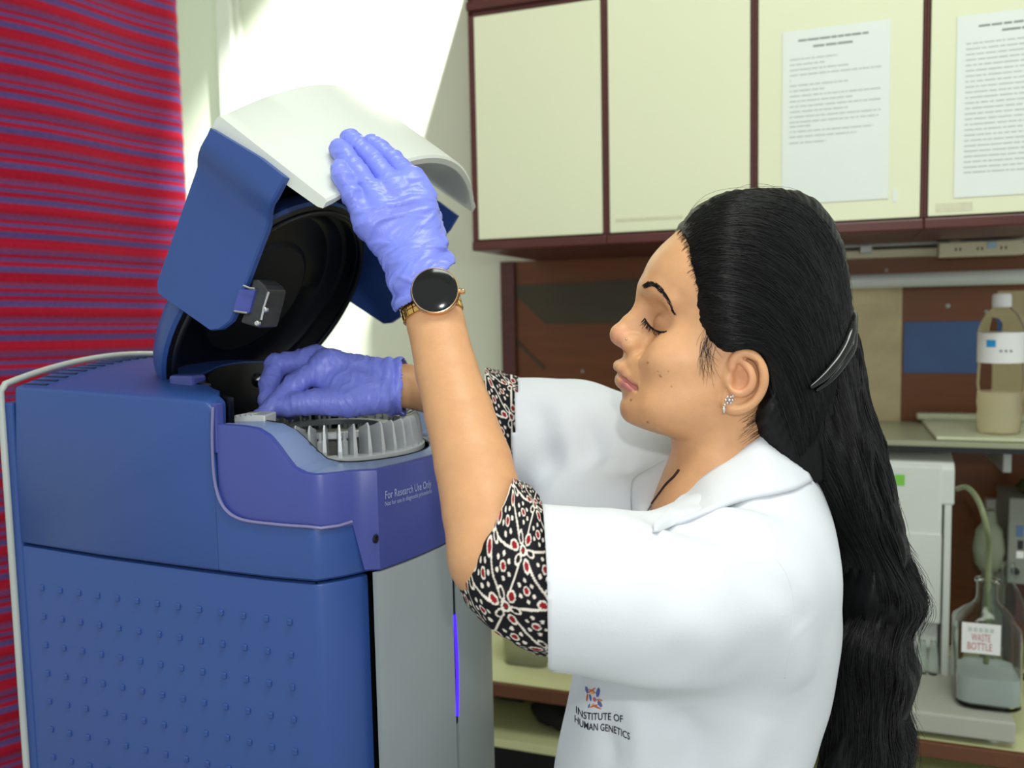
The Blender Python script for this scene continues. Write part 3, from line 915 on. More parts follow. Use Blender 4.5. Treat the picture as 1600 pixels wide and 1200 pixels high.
# ---- carousel with upright fins
car = thing('_tmp', car_c, 'x', 'x'); bpy.data.objects.remove(car)
NF = 40; RC = .105; HF = .041
def cyl_m(r, a, z): return MW(cc_x + r * math.cos(a), cc_v + r * math.sin(a), z)
zc0 = z_car - .010
rot = thing('carousel', MW(cc_x, cc_v, zc0), 'silver sample carousel with upright fins set in the open blue machine', 'carousel')
def ringpart(name, prof, m, n=80):
    rings = [[cyl_m(r, a, zc0 + z) for a in np.linspace(0, 2 * math.pi, n, endpoint=False)] for r, z in prof]
    vv, ff = loftg(rings, True, False)
    n_ = len(rings)
    for j in range(n): ff.append([j, (j + 1) % n, (n_ - 1) * n + (j + 1) % n, (n_ - 1) * n + j])
    return build(name, vv, ff, m, rot, smooth=True, angle=35)
ringpart('base_ring', [(RC - .03, 0), (RC + .003, 0), (RC + .003, .005), (RC - .002, .007), (RC - .03, .004)], M_silver)
ringpart('hub', [(.004, -.012), (.05, -.012), (.056, .012), (.05, .018), (.004, .02)], M_grey_dev)
ringpart('hub_collar', [(.058, .022), (.072, .022), (.072, .028), (.058, .028)], M_silver)
fin_me = None
Lr = wloc(rot)
for k in range(NF):
    a = 2 * math.pi * k / NF + .02
    if fin_me is None:
        pf = [(RC + .001, .005), (RC + .001, .012), (RC - .002, HF - .004), (RC - .005, HF), (RC - .012, HF - .003), (RC - .026, HF * .82), (RC - .026, .005)]
        def side(s):
            return [np.array([r, s * (.0022 if z < .02 else .0022 - .0014 * (z - .02) / .021), z]) for r, z in pf]
        vv, ff = prismg(side(-1), side(1))
        fin_me = bpy.data.meshes.new('fin'); fin_me.from_pydata([tuple(v) for v in vv], [], ff); fin_me.update(); fin_me.materials.append(M_silver)
    o = bpy.data.objects.new('fin', fin_me); col.objects.link(o); o.parent = rot
    o.rotation_euler = (0, 0, a - MA)
cap_me = None
for k in range(0, NF, 2):
    a = 2 * math.pi * (k + .5) / NF + .02
    if cap_me is None:
        vv, ff = latheg((0, 0, 0), [(.0035, 0), (.004, .002), (.004, .016), (.0022, .018), (.0022, .026)], 10)
        cap_me = bpy.data.meshes.new('capillary'); cap_me.from_pydata([tuple(v) for v in vv], [], ff); cap_me.update(); cap_me.materials.append(M_silver)
    o = bpy.data.objects.new('capillary_post', cap_me); col.objects.link(o); o.parent = rot
    p = cyl_m(.083, a, zc0 + .004) - Lr; o.location = tuple(p)

# ridged silver lever on its black rest, under the fingertips
lv = thing('sample_lever', P(378, 668, .93), 'ridged silver lever tip under the gloved fingertip', 'lever')
def lp(px, py, d): return P(px, py, d)
t0 = [lp(345, 664, .928), lp(356, 655, .928), lp(372, 649.5, .928), lp(390, 648, .928), lp(414, 649, .928), lp(414, 667, .928), lp(400, 668, .928), lp(360, 666, .928)]
t1 = [p + .02 * YM + np.array([0, 0, .002]) for p in t0]
vv, ff = prismg(t0, t1); build('lever_tip', *bevel_mesh(vv, ff, .0012, 2), M_silver, lv)
g = MB()
for px, py in [(353, 656), (361, 652.5), (369, 650), (377, 648.5), (385, 647.8), (393, 647.5)]:
    p = lp(px, py, .928); g.add(*tubeg([p - .001 * YM, p + .02 * YM], .0012, 6))
g.build('ridges', M_silver, lv)
tb = [lp(338, 666, .928), lp(412, 668, .928), lp(412, 674, .928), lp(338, 672, .928)]
vv, ff = prismg(tb, [p + .03 * YM for p in tb]); build('black_rest', vv, ff, M_blk, lv)

# ---- top vents, rear strip
g = MB()
for k in range(26):
    v = .012 + k * (W - .024) / 25
    x1 = xb + .012; x2 = xb + .05
    z = zt + arch(v) + (mp(60, 607)[1] - zt)
    zz = [z + (mp(30, 605)[1] - mp(60, 607)[1]) , z]
    g.add(*boxg(MW, x1, x2, v - .0022, v + .0022, z - .003, z + .0012))
g.build('vent_slots', pm('vent_dark', rgb(24, 40, 74), .6), an)
# light rear strip following the arched back edge
rp_ = [MW(xb - .008, -.003, ZTAB + .02), MW(xb - .008, -.003, 1.0), MW(xb - .008, -.003, 1.3), MW(xb - .008, -.003, mp(10, 612)[1])]
for v in np.linspace(.004, W, 24): rp_.append(MW(xb - .008, v, mp(10, 602)[1] + arch(v)))
tube('rear_strip', rp_, .004, M_strip, an, 8)
box('rear_panel', MW, xb - .010, xb + .006, -.001, W + .001, ZTAB + .01, zt - .006, M_blue, an, bev=.003)

# ---- lower body: blue side panel and column
lpth = []
for x in np.linspace(xb + .004, -.004, 30): lpth.append((x, 0.001))
lpth += [(.0, .002), (.005, .006), (.017, .020), (.0235, .030), (.027, .036), (.029, .041), (.031, .047)]
sd = MB()
sd.add(*wall_band(lpth, lambda i: ZTAB + .015, lambda i: float(np.interp(lpth[i][0], [l[0] for l in low[::-1]], [l[1] for l in low[::-1]])) - .003, th=.02))
lsp = sd.build('lower_side_panel', M_blue, an, smooth=True, angle=35)
g = MB()
vv, ff = side_extrude(np.array([(xb + .01, ZTAB + .012), (.0, ZTAB + .012), (.0, z_gapn + .004), (-.05, z_gapn + .008), (xb + .01, mp(24, 847)[1] + .004)]), .008, W - .002, n=2)
build('inner_chassis', vv, ff, M_gap, an)
g = MB()
d0 = mp(452, 972); dxs = (mp(452, 972)[0] - mp(345, 959)[0]) / 3; dz = mp(452, 972)[1] - mp(453, 1023)[1]
for r in range(8):
    for k in range(13):
        x = d0[0] - k * dxs; z = d0[1] - r * dz
        vv, ff = boxg(MW, x - .0028, x + .0028, -.0012, .003, z - .0034, z + .0034, .001, 1)
        g.add(vv, ff)
tag(g.build('dimple_grid', M_blue, lsp), kind='stuff')

# ---- grey doors on the bowed front, with the lit slot between them
def front_panel(name, v0, v1, z0, z1, off, m, th=.006):
    path = [(bow(v) + off, v) for v in np.linspace(v0, v1, 20)]
    vv, ff = wall_band(path, z0, z1, th=th, bev=.002)
    return build(name, vv, ff, m, an, smooth=True, angle=35)
v_slot = None
for v in np.linspace(.05, W, 400):
    p = MW(bow(v) + .004, v, mfr(712, 950, bow(v))[1]); r = p - CAM
    px = 800 + FPX * np.dot(r, CR) / np.dot(r, F0)
    if px >= 709: v_slot = v; break
z_door = mfr(560, 905, bow(.045))[1]
front_panel('front_door', .039, v_slot - .002, ZTAB + .03, z_door - .003, .004, M_greyp)
front_panel('front_door', v_slot + .005, W - .036, ZTAB + .03, z_door - .003, .004, M_greyp)
zl0 = mfr(709, 1118, bow(v_slot))[1]; zl1 = mfr(713, 955, bow(v_slot))[1]; zl2 = mfr(713, 866, bow(v_slot))[1]
lp_ = []
for t in np.linspace(0, 1, 20):
    z = zl0 + (zl1 - zl0) * t
    lp_.append(MW(bow(v_slot) + .0035, v_slot + .001 + .0035 * math.sin(math.pi * t), z))
tube('light_strip', lp_, .0022, M_led, an, 8)
lamp_p = []
box('slot_shadow', MW, bow(v_slot) - .002, bow(v_slot) + .003, v_slot - .002, v_slot + .005, zl0 - .01, z_door - .004, M_gap, an)  # black slot that the light strip sits in
# lettering and round hole on the blue front band
def on_front(px0, py0):
    """text origin: find v so that the bowed front is met at the pixel"""
    best = None
    for v in np.linspace(.04, W - .04, 600):
        h = plane_hit(px0, py0, MW(bow(v) + .0036, v, 0), XM)
        vv = float(np.dot(h - MO, YM))
        e = abs(vv - v)
        if best is None or e < best[0]: best = (e, v, h[2])
    return best[1], best[2]
def front_text(txt, pa, pb, hpx, nm):
    va, za = on_front(*pa); vb, zb_ = on_front(*pb)
    L = vb - va
    c = bpy.data.curves.new('t', 'FONT'); c.body = txt; c.size = 1; o = bpy.data.objects.new('t', c); col.objects.link(o)
    bpy.context.view_layer.update(); wdt = o.dimensions.x; bpy.data.objects.remove(o); bpy.data.curves.remove(c)
    s = L / wdt; hz = hpx
    return text_mesh(nm, txt, lambda p, q: MW(bow(va + p * s) + .0038, va + p * s, za + (zb_ - za) * (p / wdt) + q * hz), 1.0, M_pale_txt, an, bold=.012)
front_text('For Research Use Only', (601, 780), (673, 761), .0118, 'lettering')
front_text('Not for use in diagnostic procedures', (601, 791), (674, 770), .0068, 'lettering')
vh, zh = on_front(588, 842)
lathe('lock_hole', MW(bow(vh) + .002, vh, zh), [(.0045, 0), (.0045, .002), (.003, .0022), (.0028, .0005)], M_gap, an, 18, ax=XM)

# ---- open lid
A = np.array(mp(345, 180)); Bp = np.array(mp(515, 313)); h0 = np.array(mp(238, 448)); h1 = np.array(mp(306, 249))
e2 = (Bp - A) / np.linalg.norm(Bp - A)
e1 = np.array([-e2[1], e2[0]])          # away from the hinge, up and right
Lv = np.linalg.norm(Bp - A)
lid = thing('_x', (0, 0, 0), 'x', 'x'); bpy.data.objects.remove(lid)
def EL(a, b, v):                         # a along e1, b along e2 from corner A, v across
    p = A + e1 * a + e2 * b
    return MW(p[0], v, p[1])
# visor
HV = .062
rings = []
nV = 30
def vis_arch(v): return HV * (1 - (2 * v / W - 1) ** 2)
for v in np.linspace(-.004, W + .004, nV):
    k = vis_arch(np.clip(v, 0, W)) + .02 * v / W
    tw = -.03 * v / W
    EL0 = EL
    def ELt(a, b, v_, tw=tw): return EL0(a, b + tw, v_)
    bev = .0025
    t = .013
    rings.append([ELt(k - t, 0, v), ELt(k - bev, 0, v), ELt(k, bev, v), ELt(k, Lv * .5, v), ELt(k, Lv - bev, v), ELt(k - bev, Lv, v), ELt(k - t + .004, Lv, v), ELt(k - t + .002, Lv - .006, v), ELt(k - t, Lv * .7, v)])
vv, ff = loftg(rings, True, True)
lidv = build('lid_visor', vv, ff, M_visor, an, smooth=True, angle=40)
VIS = BVHTree.FromPolygons([tuple(x) for x in vv], ff)
# wings
wing_px = [(344, 193), (336, 212), (325, 231), (306, 249), (238, 445), (241, 457), (321, 516), (330, 517.5), (340, 515), (357, 501), (367, 476), (419, 338), (440, 312), (449, 295), (457, 279)]
wing = np.array([mp(x, y) for x, y in wing_px])
def wing_mesh(v_out, sgn):
    # ogee: the part next to the visor stands proud
    q = wing - A
    al = q @ e1
    def vo(a): # offset outwards
        t = np.clip((a + .062) / .03, 0, 1); t = t * t * (3 - 2 * t)
        return .016 * t - .004
    # build as strips along e1 so that the step is shaped
    res = 26
    amin, amax = al.min(), al.max()
    ring_o = []
    outer = []; 
    import itertools
    dens = []
    m = len(wing)
    for i in range(m):
        a_, b_ = wing[i], wing[(i + 1) % m]
        for t in np.linspace(0, 1, 8, endpoint=False): dens.append(a_ + (b_ - a_) * t)
    dens = np.array(dens)
    # scanlines
    rows = []
    for a in np.linspace(amin + .0005, amax - .0005, res):
        s = (dens - A) @ e1 - a; bb = (dens - A) @ e2; cr = []
        for i in range(len(dens)):
            j = (i + 1) % len(dens)
            if s[i] * s[j] <= 0 and s[i] != s[j]: cr.append(bb[i] + (bb[j] - bb[i]) * s[i] / (s[i] - s[j]))
        rows.append((a, min(cr), max(cr)))
    rings = []
    for a, b0, b1 in rows:
        o = vo(a); e = .0018
        def pt(b, k): return EL(a, b, v_out + sgn * (o + k))
        rings.append([pt(b0, -.008), pt(b0, -e), pt(b0 + e, 0), pt((b0 + b1) / 2, 0), pt(b1 - e, 0), pt(b1, -e), pt(b1, -.008), pt((b0 + b1) / 2, -.008)])
    return loftg(rings, True, True)
for nm, v_, s_ in (('lid_wing', 0.0, -1), ('lid_wing', W, 1)):
    vv, ff = wing_mesh(v_, s_); build(nm, vv, ff, M_blue, an, smooth=True, angle=40)
# round pan of the lid: blue outside, black lining
hv = hinge - A; ha, hb = hv @ e1, hv @ e2
RP = .160
hb -= .034
pc_a = ha + RP - .084; pc_b = .052
def pan_ring(r, b, n=64):
    return [EL(pc_a + r * math.cos(t), b, W / 2 + r * math.sin(t)) for t in np.linspace(0, 2 * math.pi, n, endpoint=False)]
vv, ff = loftg([pan_ring(RP - .05, .0), pan_ring(RP - .025, .006), pan_ring(RP - .006, .022), pan_ring(RP, .04), pan_ring(RP, hb), pan_ring(RP - .004, hb + .004)], True, False)
ff.append(list(range(64)))
build('lid_shell', vv, ff, M_blue, an, smooth=True, angle=40)
d = hb - .002
vv, ff = loftg([pan_ring(RP - .003, d + .006), pan_ring(RP - .010, d + .008), pan_ring(RP - .016, d + .004), pan_ring(RP - .018, d - .012), pan_ring(RP - .024, d - .014), pan_ring(RP - .032, d - .025), pan_ring(RP - .042, d - .03), pan_ring(.09, d - .03), pan_ring(.082, d - .027), pan_ring(.08, d - .027)], True, False)
build('lid_lining', vv, ff, M_lidblk, an, smooth=True, angle=30)
vv, ff = loftg([pan_ring(.081, d - .028), pan_ring(.078, d - .024), pan_ring(.02, d - .023), pan_ring(.014, d - .017), pan_ring(.002, d - .017)], True, True)
build('lid_disc', vv, ff, M_liddk, an, smooth=True, angle=30)
# rim gasket
gk = [EL(pc_a + (RP - .012) * math.cos(t), d + .008, W / 2 + (RP - .012) * math.sin(t)) for t in np.linspace(0, 2 * math.pi, 65)]
tube('gasket', gk, .004, M_lidblk, an, 8)
# block joining pan and visor
vv, ff = loftg([[EL(-.19, .006, v), EL(vis_arch(v) - .012, .006, v), EL(vis_arch(v) - .012, .04, v), EL(-.03, d - .028, v), EL(-.19, d - .028, v)] for v in np.linspace(.02, W - .02, 14)], True, True)
build('lid_bridge', vv, ff, M_lidblk, an, smooth=True, angle=30)
# hinge blocks
for v_ in (.055, W - .055):
    p = MW(hinge[0], v_, hinge[1])
    box('hinge_block', MW, hinge[0] - .02, hinge[0] + .014, v_ - .012, v_ + .012, hinge[1] - .025, hinge[1] + .012, M_blue2, an, bev=.004)
    v1, f1 = tubeg([MW(hinge[0] - .004, v_ - .016, hinge[1] - .004), MW(hinge[0] - .004, v_ + .016, hinge[1] - .004)], .005, 12)
    build('hinge_pin', v1, f1, M_steel, an, smooth=True, angle=40)
# latch on the inner side of the near wing
def WP(px, py, d): return P(px, py, d)
dl = float(np.dot(MW(mp(395, 470)[0], 0, mp(395, 470)[1]) - CAM, F0)) + .012
t0 = [WP(394, 436, dl), WP(404, 437, dl), WP(414, 446, dl), WP(420, 455, dl), WP(414, 480, dl), WP(405, 513, dl), WP(375, 504, dl), WP(388, 470, dl)]
vv, ff = prismg(t0, [p + .03 * YM for p in t0])
la = build('latch', *bevel_mesh(vv, ff, .002, 2), pm('scuffed_black', rgb(44, 46, 50), .35, var=.5, scale=60), an)
t0 = [WP(372, 452, dl - .004), WP(398, 452, dl - .004), WP(388, 490, dl - .004), WP(362, 488, dl - .004)]
vv, ff = prismg(t0, [p + .01 * YM for p in t0]); build('latch_plate', *bevel_mesh(vv, ff, .001, 1), M_blue2, la)
for pts in ([(380, 446), (390, 450), (398, 451)], [(366, 486), (378, 488), (386, 489)], [(420, 456), (412, 480), (408, 500)]):
    tube('latch_wire', [WP(x, y, dl - .008) for x, y in pts], .0011, M_steel, la, 6)
for x, y in ((416, 484), (404, 505)):
    lathe('latch_screw', WP(x, y, dl - .004), [(.003, 0), (.003, .003), (.002, .004)], M_steel, la, 12, ax=-YM)
lathe('lid_stud', P(404, 594, 1.07), [(.009, 0), (.009, .003), (.004, .006), (.001, .007)], M_steel, an, 16, ax=-YM)

# black lining of the rounded rear wall of the chamber
rl_ = []
for v in np.linspace(.022, W - .022, 40):
    x = arc_cut(v) + .003
    rl_.append([MW(x, v, z_dk - .07), MW(x, v, zt + arch(v) - .003), MW(x - .006, v, zt + arch(v) - .003), MW(x - .006, v, z_dk - .07)])
vv, ff = loftg(rl_, True, True); build('chamber_lining', vv, ff, M_lidblk, an, smooth=True, angle=40)

hg_ = []
for v in np.linspace(.05, W - .03, 40):
    x = arc_cut(v) + .003; zq = zt + arch(v)
    hg_.append([MW(x, v, zq - .004), MW(x, v, zq + .0025), MW(x - .03, v, zq + .0025), MW(x - .03, v, zq - .004)])
vv, ff = loftg(hg_, True, True); build('hinge_gasket', vv, ff, M_lidblk, an, smooth=True, angle=40)

# sturdy table carrying the analyser
tb = thing('equipment_table', MW(-.2, W / 2, 0), 'grey equipment table under the blue analyser', 'table')
box('table_top', MW, xb - .08, .1, -.06, W + .08, ZTAB - .03, ZTAB - .0005, M_grey_dev, tb, bev=.003)
for x in (xb - .06, .06):
    for v in (-.04, W + .04):
        box('leg', MW, x - .02, x + .02, v - .02, v + .02, 0, ZTAB - .03, M_alu, tb, bev=.002)
for x in (xb + .03, -.04):
    for v in (.04, W - .04): lathe('foot', MW(x, v, ZTAB), [(.014, 0), (.016, .012), (.016, .016)], M_blk, an, 16)
# ------------------------------------------------------------------ implicit-surface tools
class Field:
    def __init__(s, xs, ys, zs):
        s.xs, s.ys, s.zs = [np.asarray(a, np.float32) for a in (xs, ys, zs)]
        s.F = np.full((len(xs), len(ys), len(zs)), 0.5, np.float32)
    def block(s, lo, hi):
        sl = []
        for a, l, h in zip((s.xs, s.ys, s.zs), lo, hi):
            i0 = max(int(np.searchsorted(a, l)) - 1, 0); i1 = min(int(np.searchsorted(a, h)) + 1, len(a)); sl.append(slice(i0, i1))
        return tuple(sl), s.xs[sl[0]][:, None, None], s.ys[sl[1]][None, :, None], s.zs[sl[2]][None, None, :]
    def add(s, fn, lo, hi, k=0.0, sub=False, m=None):
        m = (k * 1.2 + .012) if m is None else m
        sl, X, Y, Z = s.block(np.asarray(lo) - m, np.asarray(hi) + m)
        A = s.F[sl]; B = fn(X, Y, Z).astype(np.float32)
        if sub: B = -B
        if k <= 0:
            s.F[sl] = np.maximum(A, B) if sub else np.minimum(A, B)
        elif sub:
            h = np.clip(.5 - .5 * (A - B) / k, 0, 1); s.F[sl] = A * (1 - h) + B * h + k * h * (1 - h)
        else:
            h = np.clip(.5 + .5 * (A - B) / k, 0, 1); s.F[sl] = A * (1 - h) + B * h - k * h * (1 - h)
    def cone(s, a, b, ra, rb, k=0.0, sub=False):
        a = np.asarray(a, float); b = np.asarray(b, float); r = max(ra, rb); d = b - a; L2 = float(d @ d) + 1e-12
        def fn(X, Y, Z):
            px, py, pz = X - a[0], Y - a[1], Z - a[2]
            t = np.clip((px * d[0] + py * d[1] + pz * d[2]) / L2, 0, 1)
            return np.sqrt((px - t * d[0]) ** 2 + (py - t * d[1]) ** 2 + (pz - t * d[2]) ** 2) - (ra + (rb - ra) * t)
        s.add(fn, np.minimum(a, b) - r, np.maximum(a, b) + r, k, sub)
    def chain(s, pts, rs, k=0.0, sub=False):
        """tube along a polyline joined first, then blended in as one"""
        pts = [np.asarray(p, float) for p in pts]; r = max(rs)
        lo = np.min(pts, 0) - r; hi = np.max(pts, 0) + r
        def fn(X, Y, Z):
            R = None
            for i in range(len(pts) - 1):
                a, d = pts[i], pts[i + 1] - pts[i]; L2 = float(d @ d) + 1e-12
                px, py, pz = X - a[0], Y - a[1], Z - a[2]
                t = np.clip((px * d[0] + py * d[1] + pz * d[2]) / L2, 0, 1)
                q = np.sqrt((px - t * d[0]) ** 2 + (py - t * d[1]) ** 2 + (pz - t * d[2]) ** 2) - (rs[i] + (rs[i + 1] - rs[i]) * t)
                if R is None: R = q
                else:
                    kk = .003; h = np.clip(.5 + .5 * (R - q) / kk, 0, 1); R = R * (1 - h) + q * h - kk * h * (1 - h)
            return R
        s.add(fn, lo, hi, k, sub)
    def ell(s, c, r, k=0.0, sub=False, rot=None):
        c = np.asarray(c, float); r = np.asarray(r, float); R = np.eye(3) if rot is None else np.asarray(rot)
        def fn(X, Y, Z):
            p = (X - c[0], Y - c[1], Z - c[2])
            q = [R[i, 0] * p[0] + R[i, 1] * p[1] + R[i, 2] * p[2] for i in range(3)]
            k0 = np.sqrt((q[0] / r[0]) ** 2 + (q[1] / r[1]) ** 2 + (q[2] / r[2]) ** 2)
            k1 = np.sqrt((q[0] / r[0] ** 2) ** 2 + (q[1] / r[1] ** 2) ** 2 + (q[2] / r[2] ** 2) ** 2) + 1e-9
            return k0 * (k0 - 1) / k1
        rm = r.max(); s.add(fn, c - rm, c + rm, k, sub)
    def nets(s, smooth=1):
        F = s.F; ins = F < 0
        c = ins[:-1, :-1, :-1].astype(np.int8)
        tot = np.zeros_like(c)
        for i in (0, 1):
            for j in (0, 1):
                for k in (0, 1): tot += ins[i:ins.shape[0] - 1 + i, j:ins.shape[1] - 1 + j, k:ins.shape[2] - 1 + k]
        act = (tot > 0) & (tot < 8); I, J, K = np.nonzero(act)
        vid = np.full(act.shape, -1, np.int32); vid[I, J, K] = np.arange(len(I))
        acc = np.zeros((len(I), 3)); cnt = np.zeros(len(I))
        co = [(i, j, k) for i in (0, 1) for j in (0, 1) for k in (0, 1)]
        for a in co:
            for ax in range(3):
                if a[ax]: continue
                b = list(a); b[ax] = 1
                fa = F[I + a[0], J + a[1], K + a[2]]; fb = F[I + b[0], J + b[1], K + b[2]]
                mk = (fa < 0) != (fb < 0)
                t = np.where(mk, fa / np.where(fa == fb, 1, fa - fb), 0)
                for ax2, arr, ix in ((0, s.xs, I), (1, s.ys, J), (2, s.zs, K)):
                    pa = arr[ix + a[ax2]]; pb = arr[ix + b[ax2]]
                    acc[:, ax2] += np.where(mk, pa + (pb - pa) * t, 0)
                cnt += mk
        V = acc / cnt[:, None]
        Q = []
        n0, n1, n2 = ins.shape
        for ax in range(3):
            sl0 = [slice(1, -1)] * 3; sl1 = [slice(1, -1)] * 3
            sl0[ax] = slice(0, -1); sl1[ax] = slice(1, None)
            a = ins[tuple(sl0)]; b = ins[tuple(sl1)]
            E = np.nonzero(a != b); off = [1, 1, 1]; off[ax] = 0
            i, j, k = E[0] + off[0], E[1] + off[1], E[2] + off[2]
            o1, o2 = [(1, 2), (2, 0), (0, 1)][ax]
            def g(d1, d2):
                q = [i.copy(), j.copy(), k.copy()]; q[o1] = q[o1] - d1; q[o2] = q[o2] - d2; return vid[q[0], q[1], q[2]]
            q = np.stack([g(1, 1), g(0, 1), g(0, 0), g(1, 0)], 1)
            fl = ~a[E]
            q[fl] = q[fl][:, ::-1]
            Q.append(q)
        Q = np.concatenate(Q); Q = Q[(Q >= 0).all(1)]
        for _ in range(smooth): V = lap(V, Q, .5)
        return V, Q

def lap(V, Q, w=.5):
    S = np.zeros_like(V); C = np.zeros(len(V))
    for a, b in ((0, 1), (1, 2), (2, 3), (3, 0)):
        for x, y in ((a, b), (b, a)):
            for ax in range(3): S[:, ax] += np.bincount(Q[:, x], V[Q[:, y], ax], len(V))
            C += np.bincount(Q[:, x], minlength=len(V))
    return V + w * (S / np.maximum(C, 1)[:, None] - V)

def vnormals(V, Q):
    n = np.cross(V[Q[:, 2]] - V[Q[:, 0]], V[Q[:, 3]] - V[Q[:, 1]])
    N = np.zeros_like(V)
    for c in range(Q.shape[1]):
        for ax in range(3): N[:, ax] += np.bincount(Q[:, c], n[:, ax], len(V))
    return N / (np.linalg.norm(N, axis=1)[:, None] + 1e-12)

def vnoise(p, seed=0):
    p = np.asarray(p, float); i = np.floor(p).astype(np.int64); f = p - i; f = f * f * (3 - 2 * f)
    def h(a, b, c):
        x = (a * 73856093) ^ (b * 19349663) ^ (c * 83492791) ^ (seed * 2654435761)
        x = (x ^ (x >> 13)) * 1274126177; x = x ^ (x >> 16)
        return (x & 0xffff) / 65535.0 * 2 - 1
    r = 0
    for dx in (0, 1):
        for dy in (0, 1):
            for dz in (0, 1):
                w = (f[:, 0] if dx else 1 - f[:, 0]) * (f[:, 1] if dy else 1 - f[:, 1]) * (f[:, 2] if dz else 1 - f[:, 2])
                r = r + w * h(i[:, 0] + dx, i[:, 1] + dy, i[:, 2] + dz)
    return r

def keep_faces(V, Q, mask):
    q = Q[mask[Q].all(1)]; u = np.unique(q); m = np.full(len(V), -1); m[u] = np.arange(len(u))
    return V[u], m[q]

def largest(V, Q):
    """drop small loose islands"""
    n = len(V); lab = np.arange(n)
    for _ in range(400):
        l0 = lab.copy(); mn = lab[Q].min(1)
        for c in range(4): np.minimum.at(lab, Q[:, c], mn)
        lab = lab[lab]
        if (lab == l0).all(): break
    c = np.bincount(lab, minlength=n); return keep_faces(V, Q, lab == c.argmax())

def segdist(V, pts):
    """distance from points to a polyline and the parameter along it"""
    pts = np.asarray(pts, float); best = np.full(len(V), 9.0); par = np.zeros(len(V))
    for i in range(len(pts) - 1):
        d = pts[i + 1] - pts[i]; t = np.clip(((V - pts[i]) @ d) / (d @ d + 1e-12), 0, 1)
        q = np.linalg.norm(V - pts[i] - t[:, None] * d, axis=1); m = q < best
        best[m] = q[m]; par[m] = i + t[m]
    return best, par

def axis(*segs):
    out = []
    for a, b, st in segs: out += list(np.arange(a, b, st))
    return np.array(sorted(set(np.round(out, 6))))

# ------------------------------------------------------------------ the person
HD = 0.88
def HP(px, py, y=0.0): return P(px, py, HD - y)
HMM = HD / FPX                                   # metres per pixel on the mid-plane of the head

def skin_mat():
    m = pm('skin', rgb(200, 150, 110), 0.42, var=0.05, scale=90, bump=0.12, bscale=900, attr='Col', sss=0.08, spec=0.4)
    return m
M_skin = skin_mat()
pr = thing('person', P(1120, 1000, .9) * np.array([1, 1, 0]), 'person in white lab coat and blue gloves working at the open blue analyser', 'person')

# --- joints
LS = P(1170, 900, .80); LE = P(772, 868, .748); LW = P(668, 462, .84)
RS = P(1120, 810, 1.05); RE = P(890, 694, 1.13); RW_ = P(634, 603, 1.03)

HT = np.array([
 (304,1168,1190,1215,10),(312,1132,1190,1248,30),(322,1112,1190,1268,42),(336,1088,1187,1284,52),(350,1068,1184,1295,59),(365,1050,1180,1302,64),(382,1031,1175,1307,68),(400,1016,1170,1310,70.5),
 (420,1006,1165,1312,72),(438,1003,1160,1312,72.5),(452,1003.5,1158,1311,72.5),(466,1008,1155,1310,72),(480,1014,1150,1308,71),(500,1018,1145,1304,70),(520,1015,1140,1298,69),
 (538,1003,1135,1290,68),(550,990,1130,1282,67),(560,981,1125,1275,66),(575,978,1122,1262,65),(590,978,1118,1250,63.5),(604,976,1114,1240,61),(615,973,1108,1230,58),(627,968,1100,1222,54),
 (638,967.5,1098,1215,51),(648,971,1096,1208,47),(656,979,1095,1203,43),(663,994,1096,1200,40),(671,1016,1100,1198,38),(681,1048,1110,1196,37),(692,1060,1115,1195,36),(710,1070,1118,1192,34)], float)

